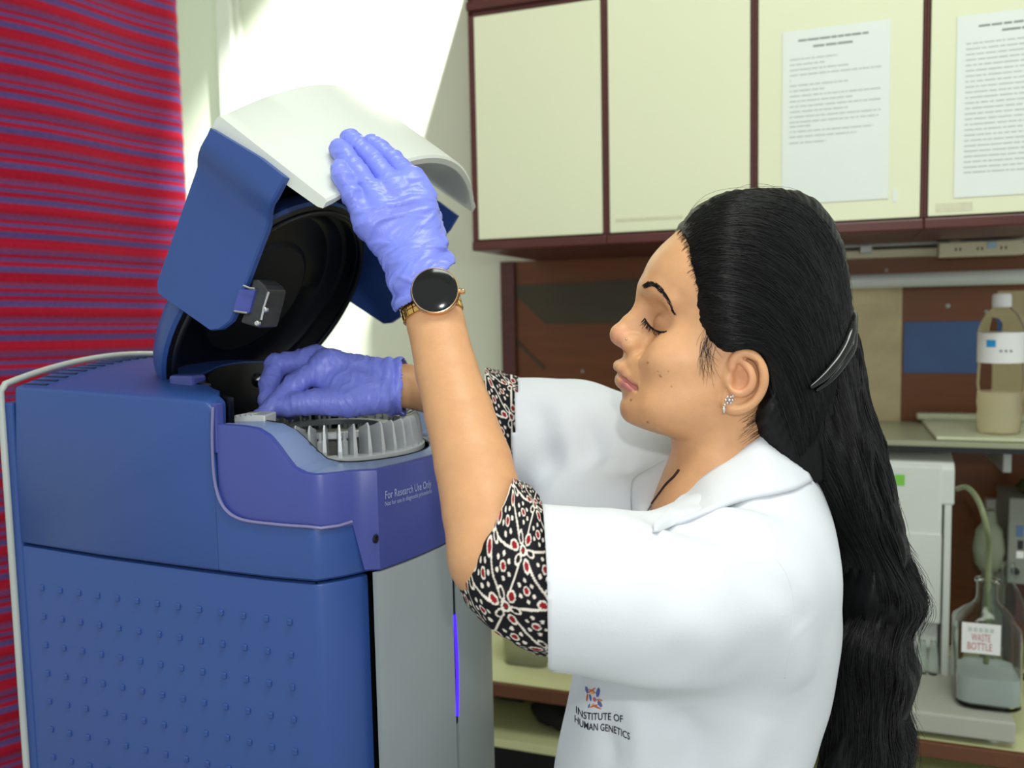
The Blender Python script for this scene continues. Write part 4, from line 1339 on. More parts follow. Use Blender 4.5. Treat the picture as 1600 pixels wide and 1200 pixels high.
def head_field(fd):
    T = catmull(HT, 400)
    pts = [[P(r[1], r[0], HD), P(r[2], r[0], HD), P(r[3], r[0], HD)] for r in T]
    zz = np.array([p[1][2] for p in pts])[::-1]
    xf = np.array([p[0][0] for p in pts])[::-1]; xc = np.array([p[1][0] for p in pts])[::-1]; xb = np.array([p[2][0] for p in pts])[::-1]
    yc = np.array([p[1][1] for p in pts])[::-1]; w = (T[:, 4] * .001)[::-1]
    x0 = HP(1150, 500)[0]
    ez = [HP(1000, q)[2] for q in (680, 640, 600, 550, 500, 440)]; ev = [1.9, 1.8, 1.7, 1.8, 2.0, 2.2]
    def fn(X, Y, Z):
        z1 = Z.ravel()
        f_, c_, b_, y_, w_ = [np.interp(z1, zz, a)[None, None, :] for a in (xf, xc, xb, yc, w)]
        t = np.where(X < c_, (c_ - X) / (c_ - f_), (X - c_) / (b_ - c_))
        yy = np.abs(Y - (y_ + (X - x0) * .06)) / w_
        nn = np.where(X < c_, np.interp(z1, ez, ev)[None, None, :], 2.2)
        r = (yy ** 2.1 + np.maximum(t, 0) ** nn) ** .46
        L = np.where(X < c_, c_ - f_, b_ - c_)
        sc = np.minimum(w_, L)
        F = (r - 1) * sc * .9
        F = np.maximum(F, Z - zz[-1]); F = np.maximum(F, zz[0] - Z)
        return F
    fd.add(fn, (xf.min() - .02, .78, zz[0]), (xb.max() + .02, .98, zz[-1]), .0, m=.03)
    # cheeks, brow, jaw
    fd.ell(HP(1062, 556, .042), (.026, .013, .020), .022)
    fd.ell(HP(1080, 634, .038), (.04, .016, .022), .02)
    fd.chain([HP(1012, 452, .004), HP(1018, 450, .016), HP(1032, 456, .032), HP(1048, 472, .044)], [.004, .005, .0045, .003], .014)
    fd.chain([HP(1012, 452, -.004), HP(1012, 450, -.016), HP(1024, 456, -.032), HP(1040, 470, -.044)], [.006, .007, .006, .004], .014)
    # sockets and lidded eyes
    for sgn in (1, -1):
        fd.ell(HP(1020, 493, sgn * .036), (.010, .013, .013), .010, sub=True)
        fd.ell(HP(1003, 499, sgn * .0245), (.010, .0115, .012), .008, sub=True)
        fd.ell(HP(1041, 506, sgn * .0275), (.0125, .0130, .0115), .005)
    # nose
    fd.chain([HP(1016, 478, 0), HP(1006, 505, 0), HP(1000, 530, 0), HP(996, 548, 0)], [.009, .0105, .0125, .0115], .012)
    fd.chain([HP(1009, 470, 0), HP(1001, 486, 0), HP(983, 505, 0), HP(972, 521, 0)], [.0078, .0072, .0082, .0108], .010)
    fd.ell(HP(969, 524, 0), (.0095, .0105, .0098), .006)
    fd.cone(HP(977, 530, 0), HP(986, 547, 0), .0075, .005, .006)
    for sgn in (1, -1):
        fd.ell(HP(987, 538, sgn * .0125), (.0105, .0068, .0085), .0075)
        fd.ell(HP(974, 548, sgn * .0062), (.0055, .0032, .0030), .003, sub=True)
        # ala crease
        fd.chain([HP(990, 524, sgn * .0195), HP(1001, 532, sgn * .0225), HP(1003, 545, sgn * .022), HP(996, 555, sgn * .020)], [.0008, .0016, .0016, .0008], .006, sub=True)
        # nasolabial softness
        fd.chain([HP(1002, 552, sgn * .026), HP(1003, 575, sgn * .030), HP(1004, 596, sgn * .031)], [.0003, .0004, .0002], .006, sub=True)
    # lips
    fd.ell(HP(1001, 586, 0), (.0205, .0275, .024), .010)
    for sgn in (1, -1):
        fd.chain([HP(968, 572, 0), HP(970.5, 575, sgn * .009), HP(980, 587, sgn * .018), HP(993, 604, sgn * .0240)], [.0056, .0056, .0042, .0016], .0045)
        fd.chain([HP(972.5, 594, 0), HP(974, 595, sgn * .009), HP(983, 601, sgn * .0175), HP(993, 607, sgn * .024)], [.0068, .0066, .0050, .0016], .0045)
        fd.chain([HP(962, 581.5, 0), HP(965, 584, sgn * .010), HP(977, 593, sgn * .0195), HP(993, 606.5, sgn * .0265)], [.0012, .0012, .0012, .0016], .0028, sub=True)
        fd.chain([HP(994, 605, sgn * .0285), HP(998, 612, sgn * .030)], [.0008, .0004], .004, sub=True)
    fd.chain([HP(962, 558, 0), HP(966, 549, 0)], [.0012, .0012], .004, sub=True)
    # ear (near side)
    e = lambda x, y, q: HP(x, y, q - .0085)
    fd.ell(HP(1158, 598, .058), (.016, .010, .024), .008)
    fd.ell(e(1163, 593, .0735), (.0200, .0055, .0275), .004)
    fd.ell(e(1146, 629, .0725), (.0115, .0048, .0110), .005)
    def sm(pts, rs, n=36):
        q = catmull(np.column_stack([np.array(pts), np.array(rs)]), n); fd.chain(list(q[:, :3]), list(q[:, 3]), .0022)
    sm([e(1150, 590, .0785), e(1144, 576, .0785), e(1147, 561, .080), e(1160, 551.5, .0825), e(1178, 556, .085), e(1190, 572, .0865), e(1194, 592, .086), e(1190, 611, .083), e(1178, 628, .0795), e(1160, 638, .076), e(1143, 639, .0735), e(1132, 630, .070)],
             [.002, .003, .0034, .0036, .0036, .0036, .0036, .0034, .0036, .0044, .0042, .003])
    sm([e(1158, 563, .0815), e(1168, 572, .0835), e(1175, 588, .085), e(1172, 604, .0835), e(1162, 613, .081), e(1150, 613, .0795), e(1142, 606, .078)], [.0022, .0030, .0034, .0034, .0030, .003, .0028], 24)
    fd.ell(e(1154, 593, .083), (.0085, .0075, .0095), .003, sub=True)
    fd.chain([e(1163, 560, .084), e(1180, 568, .0865), e(1185, 588, .0875)], [.0012, .0016, .0012], .002, sub=True)
    fd.ell(e(1138, 594, .0755), (.0045, .004, .0055), .004)

def build_body():
    xs = axis((-.16, .09, .0045), (.09, .352, .0013), (.352, .40, .0045))
    ys = axis((.66, .785, .0045), (.785, .885, .0013), (.885, .99, .003), (.99, 1.22, .0045))
    zlo = HP(1100, 700)[2]
    zs = axis((1.02, zlo, .0045), (zlo, HP(1100, 300)[2] + .02, .0013))
    fd = Field(xs, ys, zs)
    head_field(fd)
    # neck and upper chest
    fd.cone(HP(1150, 640), HP(1133, 740), .050, .0515, .022)
    fd.cone(HP(1133, 740), HP(1122, 800), .0500, .0530, .02)
    fd.cone(HP(1108, 815), HP(1095, 900), .057, .070, .03)
    fd.cone(HP(1110, 940), HP(1085, 1180), .080, .10, .03)
    fd.chain([HP(1064, 707, .004), HP(1085, 701, .03), HP(1120, 690, .047)], [.0008, .0009, .0006], .005, sub=True)
    fd.chain([HP(1066, 722, .004), HP(1090, 724, .03)], [.0006, .0004], .004, sub=True)
    # sternomastoid cord
    fd.chain([HP(1150, 660, .038), HP(1110, 715, .032), HP(1070, 770, .008)], [.008, .009, .007], .02)
    # shoulders and arms
    fd.cone(HP(1130, 830), LS, .05, .036, .03)
    fd.cone(HP(1140, 840), RS, .05, .044, .03)
    fd.chain([LS, P(980, 895, .765), LE], [.036, .038, .0375], .02)
    fa = [LE, P(757, 800, .763), P(739, 722, .782), P(717, 645, .80), P(698, 580, .815), P(681, 505, .83), LW, P(650, 420, .855)]
    fd.chain(fa, [.0385, .0372, .0350, .0315, .0292, .0275, .0262, .025], .012)
    fd.chain([RS, RE], [.046, .040], .02)
    fd.chain([RE, P(780, 650, 1.09), P(700, 615, 1.055), RW_, P(600, 604, 1.02)], [.040, .036, .030, .026, .023], .015)
    V, Q = fd.nets(1)
    V, Q = largest(V, Q)
    # ---- complexion
    base = np.array(rgb(206, 154, 112)[:3]); C = np.tile(base, (len(V), 1))
    def blend(m, colr, w=1.0):
        m = (np.clip(m, 0, 1) * w)[:, None]; C[:] = C * (1 - m) + np.array(colr[:3]) * m
    ss = lambda d, a, b: np.clip((b - d) / (b - a), 0, 1) ** 1.5
    for sgn in (1, -1):
        d, _ = segdist(V, [HP(969.5, 572, 0), HP(972, 575, sgn * .009), HP(981, 586, sgn * .018), HP(993, 603, sgn * .0245)])
        blend(ss(d, .0050, .0068), rgb(170, 106, 98), .7)
        d, _ = segdist(V, [HP(972.5, 594, 0), HP(974, 595, sgn * .009), HP(983, 601, sgn * .0185), HP(988, 604, sgn * .021)])
        blend(ss(d, .0060, .0074), rgb(190, 116, 116), .85)
        # darker skin of the lids and below the eye
        d, _ = segdist(V, [HP(1012, 494, sgn * .022), HP(1030, 500, sgn * .036), HP(1046, 512, sgn * .04)]); blend(ss(d, .005, .014), rgb(150, 98, 72), .55)
        d, _ = segdist(V, [HP(1016, 520, sgn * .028), HP(1040, 530, sgn * .04)]); blend(ss(d, .003, .013), rgb(170, 112, 80), .45)
        d = np.linalg.norm(V - HP(970, 528, sgn * .006), axis=1); blend(ss(d, .006, .02), rgb(222, 156, 130), .5)
        d = np.linalg.norm(V - HP(1055, 560, sgn * .06), axis=1); blend(ss(d, .01, .03), rgb(222, 166, 128), .4)
    d, _ = segdist(V, [HP(1150, 570, .076), HP(1165, 600, .076)]); blend(ss(d, .006, .02), rgb(214, 150, 116), .5)
    for (x, y, q, r) in [(1012, 567, .032, .0009), (1031, 587, .045, .0008), (1033, 589, .045, .0006), (1028, 580, .044, .0006), (1044, 581, .05, .0006), (986, 625, .018, .0010), (1012, 660, .022, .0009), (1049, 604, .05, .0005)]:
        # small moles: nearest surface point along the view ray
        o = CAM; dr = ray(x, y); dr = dr / np.linalg.norm(dr)
        rel = V - o; along = rel @ dr; off = np.linalg.norm(rel - along[:, None] * dr, axis=1)
        near = (off < .0022) & (along < HD); 
        if near.any():
            am = along[near].min(); blend(ss(off, r * .8, r * 1.9) * (along < am + .01), rgb(120, 72, 50), .65)
    return build_np('body', V, Q, M_skin, pr, colors=C), V, Q
body, BV, BQ = build_body()
BODY = BVHTree.FromPolygons([tuple(v) for v in BV], [tuple(int(i) for i in q) for q in BQ])
def hit_of(tree, px, py, lift=0.0, default=None):
    r = ray(px, py); L = np.linalg.norm(r); h = tree.ray_cast(Vector(CAM), Vector(r / L))
    if h[0] is None: return None if default is None else P(px, py, default)
    return np.array(h[0]) - r / L * lift

# ------------------------------------------------------------------ gloves
def glove_mat(name):
    m = pm(name, rgb(124, 135, 230), 0.36, var=0.05, scale=30, bump=0.25, bscale=160, sss=0.05, spec=0.5)
    return m
M_glove = glove_mat('nitrile_glove')
def vis_d(px, py, default):
    r = ray(px, py); L = np.linalg.norm(r)
    h = VIS.ray_cast(Vector(CAM), Vector(r / L))
    return h[3] / L if h[0] is not None else default

def wrinkle(V, Q, amp, ax, f1, f2, seed, mask=None):
    """creases running across direction ax"""
    N = vnormals(V, Q); ax = np.asarray(ax) / np.linalg.norm(ax)
    a = V @ ax; W_ = V - a[:, None] * ax
    warp = vnoise(V * 45, seed + 5) * .010
    p = W_ * f2 + ((a + warp) * f1)[:, None] * ax
    n1 = 1 - np.abs(vnoise(p, seed)) * 2.2; n1 = np.clip(n1, 0, 1) ** 2
    n2 = 1 - np.abs(vnoise(p * 1.9 + 7, seed + 1)) * 2.4; n2 = np.clip(n2, 0, 1) ** 2
    d = amp * (n1 + .5 * n2 - .35)
    if mask is not None: d = d * mask
    return V + N * d[:, None]

def left_glove():
    xs = axis((-.26, -.05, .0015)); ys = axis((.78, 1.0, .0015)); zs = axis((1.52, 1.82, .0015))
    fd = Field(xs, ys, zs)
    def fp(l, off):
        out = []
        for (x, y, dd) in l:
            d = vis_d(x, y, dd); d = min(d, dd + .03)
            out.append(P(x, y, d - off))
        return out
    pinky = fp([(574, 346, .862), (550, 305, .847), (537, 279, .85), (530, 264, .86)], .0135)
    ring = fp([(592, 316, .87), (561, 273, .87), (540, 246, .88), (530, 231, .88)], .0150)
    mid = fp([(618, 296, .89), (582, 252, .905), (558, 229, .905), (547, 217, .905)], .0150)
    idx = fp([(645, 282, .895), (613, 251, .915), (592, 234, .915), (579, 225, .915)], .0145)
    # knuckles arch a little off the surface
    ks = [(574, 346, .840), (592, 318, .842), (618, 298, .848), (645, 286, .858)]
    for f, k in zip((pinky, ring, mid, idx), ks): f[0] = P(*k)
    wr = P(664, 440, .846)
    for f, r in ((pinky, .0088), (ring, .0100), (mid, .0102), (idx, .0098)):
        fd.chain(f, [r * 1.12, r * 1.0, r * .98, r * .88], .0035)
    pal = [P(582, 354, .842), P(606, 338, .842), P(634, 322, .847), P(658, 310, .856)]
    for i, (f, p) in enumerate(zip((pinky, ring, mid, idx), pal)):
        fd.chain([f[0], p, P(622 + i * 16, 400 - i * 4, .850), wr], [.0112, .0135, .0165, .022], .013)
    # thumb goes round under the lip of the visor
    fd.chain([P(662, 400, .86), P(672, 362, .885), P(672, 338, .905), P(664, 322, .92)], [.016, .0130, .0105, .0092], .008)
    # wrist and cuff
    fd.chain([P(655, 415, .852), P(666, 450, .843), P(676, 492, .834)], [.0285, .0315, .0335], .014)
    V, Q = fd.nets(2)
    # cuff opening: slanted cut
    a = P(618, 486, .85); b = P(708, 409, .85); c = P(668, 452, .80)
    n = np.cross(b - a, c - a); n /= np.linalg.norm(n)
    ref = P(580, 300, .87); n = n if (ref - a) @ n > 0 else -n
    sd = (V - a) @ n
    amp = np.clip((sd - .0) / .02, 0, 1)
    axd = (P(600, 310, .87) - wr)
    N = vnormals(V, Q)
    V = wrinkle(V, Q, .0015, axd, 110, 28, 3, mask=.45 + .55 * np.clip(1 - segdist(V, [P(560, 272, .85), P(600, 300, .85), P(620, 250, .88)])[0] / .03, 0, 1) * -1 + .55)
    V = V + N * (.0022 * np.sin((sd + vnoise(V * 40, 9) * .006) * 330) * np.clip(1 - np.abs(sd - .012) / .03, 0, 1))[:, None]
    V, Q = keep_faces(V, Q, ((V - a) @ n) + .003 * vnoise(V * 60, 4) > 0)
    o = build_np('glove', V, Q, M_glove, pr, label='blue nitrile glove on the raised hand holding the lid')
    m = o.modifiers.new('thick', 'SOLIDIFY'); m.thickness = .0012; m.offset = 1
    # rolled cuff edge
    return o
left_glove()

def right_glove():
    xs = axis((-.33, -.10, .0015)); ys = axis((.90, 1.16, .0015)); zs = axis((1.37, 1.53, .0015))
    fd = Field(xs, ys, zs)
    wr = P(618, 610, 1.03)
    idx = [P(512, 572, 1.005), P(462, 605, .985), P(430, 636, .972), P(407, 657, .962)]
    mid = [P(492, 566, 1.022), P(432, 574, 1.02), P(421, 604, 1.005), P(418, 632, .99)]
    ring = [P(484, 570, 1.045), P(428, 590, 1.045), P(424, 622, 1.03), P(434, 646, 1.02)]
    pin = [P(486, 580, 1.065), P(442, 604, 1.07), P(440, 634, 1.06), P(452, 650, 1.05)]
    fd.chain(idx, [.0125, .0112, .0100, .0078], .0035)
    fd.chain(mid, [.0125, .0115, .0102, .0088], .0035)
    fd.chain(ring, [.012, .0108, .0096, .0085], .0035)
    fd.chain(pin, [.011, .0095, .0086, .0078], .0035)
    for f, r in ((idx, .0165), (mid, .017), (ring, .0165), (pin, .015)):
        m = (f[0] * .5 + wr * .5) + np.array([0, 0, .002])
        fd.chain([f[0], m, wr], [.0130, r, .0225], .014)
    fd.chain([P(590, 624, .998), P(545, 633, .982), P(490, 633, .972), P(466, 636, .968), P(450, 641, .968)], [.019, .0165, .0132, .0118, .0098], .009)
    fd.ell(P(545, 610, 1.0), (.034, .022, .022), .014)
    fd.chain([P(600, 609, 1.025), P(630, 608, 1.032), P(652, 606, 1.04)], [.0285, .0315, .034], .012)
    V, Q = fd.nets(2)
    V[:, 2] += .0035
    axd = np.array([1.0, 0, 0])
    V = wrinkle(V, Q, .0013, axd, 150, 35, 11)
    cut = P(633, 608, 1.03)[0]
    N = vnormals(V, Q)
    V = V + N * (.0016 * np.sin((V[:, 0] + vnoise(V * 40, 2) * .006) * 420) * np.clip(1 - np.abs(V[:, 0] - cut + .012) / .03, 0, 1))[:, None]
    V, Q = keep_faces(V, Q, V[:, 0] + .003 * vnoise(V * 60, 4) < cut)
    o = build_np('glove', V, Q, M_glove, pr, label='blue nitrile glove on the lower hand reaching into the analyser')
    m = o.modifiers.new('thick', 'SOLIDIFY'); m.thickness = .0012; m.offset = 1
right_glove()

# ------------------------------------------------------------------ lab coat
M_coat = pm('white_coat_cloth', rgb(214, 217, 224), 0.85, var=0.012, scale=6, bump=0.10, bscale=700, spec=0.2, sheen=0.1)
M_coat2 = M_coat
CT = np.array([  # py, x_front, x_back, half width (m)
 (700,1130,1215,.060),(740,1110,1245,.085),(770,1085,1252,.105),(800,1050,1264,.125),(830,1000,1275,.140),(860,965,1283,.148),(900,935,1290,.150),(950,915,1293,.150),(1000,905,1291,.142),
 (1060,896,1282,.132),(1130,884,1262,.130),(1200,872,1246,.134),(1400,850,1250,.165),(1700,820,1275,.18)], float)
def build_coat():
    xs = axis((-.02, .42, .0042)); ys = axis((.64, 1.24, .0042)); zs = axis((.55, 1.53, .0046))
    fd = Field(xs, ys, zs)
    T = catmull(CT, 300); DC = .895
    pts = [[P(r[1], r[0], DC), P(r[2], r[0], DC)] for r in T]
    zz = np.array([p[0][2] for p in pts])[::-1]; xf = np.array([p[0][0] for p in pts])[::-1]; xb = np.array([p[1][0] for p in pts])[::-1]
    yc = np.array([p[0][1] for p in pts])[::-1]; w = T[:, 3][::-1]
    def fn(X, Y, Z):
        z1 = Z.ravel(); f_, b_, y_, w_ = [np.interp(z1, zz, a)[None, None, :] for a in (xf, xb, yc, w)]
        c_ = (f_ + b_) / 2; h = (b_ - f_) / 2
        r = (np.abs((X - c_) / h) ** 2.3 + np.abs((Y - y_) / w_) ** 2.3) ** (1 / 2.3)
        F = (r - 1) * np.minimum(h, w_) * .9
        return np.maximum(F, Z - zz[-1])
    fd.add(fn, (xf.min(), .7, .5), (xb.max(), 1.1, zz[-1]), 0, m=.05)
    # near sleeve
    def sl(x, y, d, ry): return (P(x, y, d), ry)
    fd.chain([P(1178, 892, .82), P(1145, 920, .79), P(1050, 938, .762), P(945, 924, .745), P(800, 914, .742)], [.066, .074, .0745, .0705, .0705], .03)
    # slope of the near shoulder
    fd.chain([P(1185, 780, .86), P(1206, 840, .845)], [.042, .046], .03)
    fd.chain([P(1205, 805, .865), P(1175, 838, .82), P(1110, 862, .80), P(1050, 885, .80)], [.045, .048, .050, .046], .03)
    fd.chain([P(1010, 815, .97), P(900, 806, 1.02)], [.06, .052], .03)
    # far sleeve
    fd.chain([P(1120, 800, 1.03), P(1010, 745, 1.075), P(900, 690, 1.10), P(770, 682, 1.10)], [.09, .088, .080, .0750], .035)
    V, Q = fd.nets(2)
    V, Q = largest(V, Q)
    N = vnormals(V, Q)
    # folds
    def fold(pts, amp, wd, sgn=1):
        d, t = segdist(V, pts); tt = t / (len(pts) - 1)
        return amp * np.exp(-(d / wd) ** 2) * np.sin(np.clip(tt, 0.02, .98) * np.pi) ** .5
    D = np.zeros(len(V))
    near = [([(880, 850), (940, 900), (1040, 960), (1150, 1010)], .74, .006, .016), ([(900, 930), (1000, 990), (1120, 1030)], .72, -.005, .014), ([(960, 830), (1040, 860), (1130, 930)], .72, .005, .014),
            ([(1000, 800), (1090, 830), (1180, 900)], .74, -.006, .014), ([(1060, 812), (1140, 815), (1215, 850)], .76, .005, .012), ([(1090, 790), (1170, 780), (1235, 800)], .77, -.005, .010),
            ([(870, 960), (960, 1020), (1080, 1060)], .72, .005, .014), ([(1160, 900), (1225, 930), (1262, 985)], .73, -.004, .012), ([(1150, 980), (1215, 1000), (1250, 1080)], .76, .004, .014),
            ([(900, 1090), (930, 1140), (960, 1200)], .80, -.005, .010), ([(990, 1100), (1000, 1150), (1000, 1220)], .78, .005, .012), ([(1060, 1100), (1085, 1150), (1080, 1220)], .77, -.006, .013), ([(1180, 1105), (1165, 1160), (1150, 1220)], .77, .007, .016)]
    for pts, d0, amp, wd in near: D += fold([P(x, y, d0) for x, y in pts], amp, wd * 1.2) * 1.5
    far = [([(830, 610), (845, 680), (870, 760)], 1.03, -.006, .010), ([(870, 600), (885, 670), (905, 760)], 1.02, .006, .010), ([(905, 620), (925, 690), (945, 770)], 1.01, -.006, .009), ([(940, 640), (955, 700), (965, 770)], .99, .006, .009), ([(975, 670), (980, 720), (985, 770)], .97, -.005, .008)]
    for pts, d0, amp, wd in far: D += fold([P(x, y, d0) for x, y in pts], amp, wd * 1.7) * 1.3
    D += .0022 * vnoise(V * np.array([9, 9, 14]), 21) + .0012 * vnoise(V * 30, 22)
    V = V + N * D[:, None]
    # openings: sleeve mouths
    a = P(845, 788, .742); b = P(856, 1046, .742); c = P(850, 915, .66)
    n = np.cross(b - a, c - a); n /= np.linalg.norm(n); n = n if n[0] > 0 else -n
    is_far = V[:, 1] > .90
    a2 = P(806, 588, 1.10); b2 = P(797, 722, 1.10); c2 = P(801, 655, 1.0)
    n2 = np.cross(b2 - a2, c2 - a2); n2 /= np.linalg.norm(n2); n2 = n2 if n2[0] > 0 else -n2
    keep = np.where(is_far, (V - a2) @ n2 > 0, (V - a) @ n > 0)
    # neck opening
    nk = segdist(V, [HP(1150, 640), HP(1133, 740), HP(1108, 800), HP(1040, 806)])[0]
    keep &= nk > np.where(V[:, 2] > HP(1100, 760)[2], .066, .0)
    keep &= V[:, 2] > .57
    V, Q = keep_faces(V, Q, keep)
    o = build_np('lab_coat', V, Q, M_coat, pr, label='white cotton lab coat with rolled-back wide sleeves')
    m = o.modifiers.new('thick', 'SOLIDIFY'); m.thickness = .0022; m.offset = -1
    return o, V, Q
coat, CV, CQ = build_coat()
COAT = BVHTree.FromPolygons([tuple(v) for v in CV], [tuple(int(i) for i in q) for q in CQ])
def coat_pt(px, py, lift=.0008, dmax=1.4):
    r = ray(px, py); L = np.linalg.norm(r)
    h = COAT.ray_cast(Vector(CAM), Vector(r / L))
    if h[0] is None: return P(px, py, .8)
    return np.array(h[0]) - r / L * lift

def patch(name, e0, e1, nu, nv, bulge, m, parent, th=.003, **kw):
    """cloth strip between two edge polylines, bowed outward"""
    A_ = catmull(e0, nu); B_ = catmull(e1, nu)
    V = []; 
    for i in range(nu):
        for j in range(nv):
            t = j / (nv - 1); p = A_[i] * (1 - t) + B_[i] * t
            tow = (CAM - p) / np.linalg.norm(CAM - p)
            V.append(p + tow * bulge * math.sin(math.pi * t))
    ii = np.arange(nu * nv).reshape(nu, nv)
    Q = np.stack([ii[:-1, :-1], ii[1:, :-1], ii[1:, 1:], ii[:-1, 1:]], -1).reshape(-1, 4)
    o = build_np(name, V, Q, m, parent, **kw)
    md = o.modifiers.new('thick', 'SOLIDIFY'); md.thickness = th; md.offset = 0
    return o
# near lapel and collar, lying on the coat
def lay(pts, lift, default):
    out = []
    for (x, y), d in zip(pts, default):
        r = ray(x, y); L = np.linalg.norm(r); h = COAT.ray_cast(Vector(CAM), Vector(r / L))
        dd = min(h[3] / L, d + .02) if h[0] is not None else d
        out.append(P(x, y, dd) - r / L * lift)
    return out
inner = lay([(1222, 668), (1203, 676), (1182, 688), (1142, 717), (1102, 745), (1067, 774), (1038, 802), (1020, 822)], .007, [.875, .855, .836, .816, .816, .832, .85, .862])
outer = lay([(1268, 752), (1244, 764), (1212, 772), (1168, 780), (1124, 793), (1084, 808), (1050, 822), (1024, 832)], .0035, [.87, .85, .82, .795, .79, .795, .82, .85])
patch('collar', inner, outer, 40, 14, .004, M_coat, coat, .004)
fi = [P(1062, 700, .935), P(1058, 722, .93), P(1046, 745, .92), P(1030, 768, .905), P(1014, 793, .89), P(1000, 818, .88)]
fo = [P(1052, 712, .955), P(1022, 730, .945), P(992, 748, .93), P(987, 768, .918), P(988, 792, .905), P(990, 822, .89)]
patch('lapel', fi, fo, 30, 10, .006, M_coat, coat, .003)

# ------------------------------------------------------------------ printed tunic sleeves
def flower_print(U, Vv):
    """red-and-white flowers on black; U, Vv in metres"""
    S = .045
    blk = np.array(rgb(20, 20, 26)[:3]); wh = np.array(rgb(228, 218, 208)[:3]); rd = np.array(rgb(142, 22, 36)[:3])
    C = np.tile(blk, (len(U), 1))
    x = U / S; y = Vv / (S * .866)
    # hexagonal lattice of flower centres
    best = np.full(len(U), 9.0); bx = np.zeros(len(U)); by = np.zeros(len(U)); bi = np.zeros(len(U))
    r0 = np.floor(y)
    for dr in (-1, 0, 1, 2):
        r = r0 + dr; sh = .5 * (np.mod(r, 2))
        c0 = np.round(x - sh)
        for dc in (-1, 0, 1):
            cx = (c0 + dc + sh); dx = (x - cx) * S; dy = (y - r) * S * .866
            d = np.hypot(dx, dy); m = d < best
            best[m] = d[m]; bx[m] = dx[m]; by[m] = dy[m]; bi[m] = (cx * 7.3 + r * 3.1)[m]
    rr = best / S; th = np.arctan2(by, bx) + .3
    # connecting lines towards the six neighbours
    k = np.mod(th - .3, np.pi / 3); k = np.minimum(k, np.pi / 3 - k)
    C[(k * rr < .022) & (rr > .2)] = wh
    # six petals, three of them red
    pa = np.mod(th, np.pi / 3) - np.pi / 6; pid = np.floor(th / (np.pi / 3)).astype(int) % 2
    px = rr * np.cos(pa) - .19; py = rr * np.sin(pa)
    e = np.sqrt((px / .115) ** 2 + (py / .066) ** 2)
    big = pid == 0
    e2 = np.sqrt(((rr * np.cos(pa) - .235) / .105) ** 2 + (py / .078) ** 2)
    C[(~big) & (e < 1.0)] = wh; C[(~big) & (e < .62)] = blk
    C[big & (e2 < 1.05)] = wh; C[big & (e2 < .70)] = rd
    ring = np.abs(rr - .075); C[ring < .018] = wh; C[rr < .035] = rd
    # little motif in each gap: ring of dots about the lattice triangles
    gx = x * 1.0; 
    best2 = np.full(len(U), 9.0); gx2 = np.zeros(len(U)); gy2 = np.zeros(len(U))
    for dr in (-1, 0, 1, 2):
        for tri, off in ((0, 1 / 3), (1, 2 / 3)):
            r = r0 + dr; sh = .5 * np.mod(r, 2); shift = .5
            c0 = np.round(x - sh - shift) 
            yy = (r + off)
            cx = c0 + sh + shift + (0 if tri == 0 else 0)
            if tri == 1: cx = np.round(x - .5 * np.mod(r + 1, 2) - .5) + .5 * np.mod(r + 1, 2) + .5
            dx = (x - cx) * S; dy = (y - yy) * S * .866; d = np.hypot(dx, dy); m = d < best2
            best2[m] = d[m]; gx2[m] = dx[m]; gy2[m] = dy[m]
    r2 = best2 / S; t2 = np.arctan2(gy2, gx2); free = rr > .33
    C[free & (r2 < .078)] = wh; C[free & (r2 < .052)] = rd
    q = np.mod(t2, 2 * np.pi / 6) - np.pi / 6
    dq = np.hypot(r2 * np.cos(q) - .165, r2 * np.sin(q))
    C[free & (dq < .036)] = wh
    return C

def print_sleeve(name, rings, depth, hw, parent, label, m):
    nr, na = 150, 420
    R = catmull(np.array([[a[0], a[1], b[0], b[1], d, h] for (a, b), d, h in zip(rings, depth, hw)]), nr)
    V = np.zeros((nr, na, 3)); U = np.zeros((nr, na)); Wd = np.zeros((nr, na))
    acc = 0; prev = None
    for i in range(nr):
        A_ = P(R[i, 0], R[i, 1], R[i, 4]); B_ = P(R[i, 2], R[i, 3], R[i, 4])
        c = (A_ + B_) / 2; ex = (B_ - A_) / 2; ey = np.array([0, 1.0, 0]) * R[i, 5]
        if prev is not None: acc += np.linalg.norm(c - prev)
        prev = c
        t = np.linspace(0, 2 * np.pi, na, endpoint=False)
        rad = 1 + .012 * np.sin(5 * t + i * .04) + .01 * np.sin(11 * t - i * .06) 
        V[i] = c + (np.cos(t) * rad)[:, None] * ex + (-np.sin(t) * rad)[:, None] * ey
        per = 2 * np.pi * math.sqrt((np.linalg.norm(ex) ** 2 + R[i, 5] ** 2) / 2)
        U[i] = t / (2 * np.pi) * per; Wd[i] = acc
    VV = V.reshape(-1, 3)
    ii = np.arange(nr * na).reshape(nr, na); j2 = np.roll(ii, -1, 1)
    Q = np.stack([ii[:-1], j2[:-1], j2[1:], ii[1:]], -1).reshape(-1, 4)
    N = vnormals(VV, Q)
    VV = VV + N * (.0016 * vnoise(VV * 55, 31) + .0010 * vnoise(VV * 130, 32))[:, None]
    C = flower_print(U.ravel(), Wd.ravel())
    o = build_np(name, VV, Q, m, parent, colors=C, label=label)
    md = o.modifiers.new('thick', 'SOLIDIFY'); md.thickness = .0012; md.offset = -1
    return o
M_print = pm('printed_cotton', rgb(20, 20, 20), 0.75, var=0.04, bump=0.08, bscale=900, attr='Col', spec=0.25)
print_sleeve('tunic_sleeve', [((801, 747), (727, 897)), ((808, 750), (722, 915)), ((822, 760), (738, 950)), ((838, 778), (778, 985)), ((856, 800), (825, 1008)), ((900, 820), (900, 1026))],
             [.756, .753, .750, .746, .744, .742], [.047, .049, .052, .054, .056, .058], pr, 'black tunic sleeve printed with red and white flowers at the near elbow', M_print)
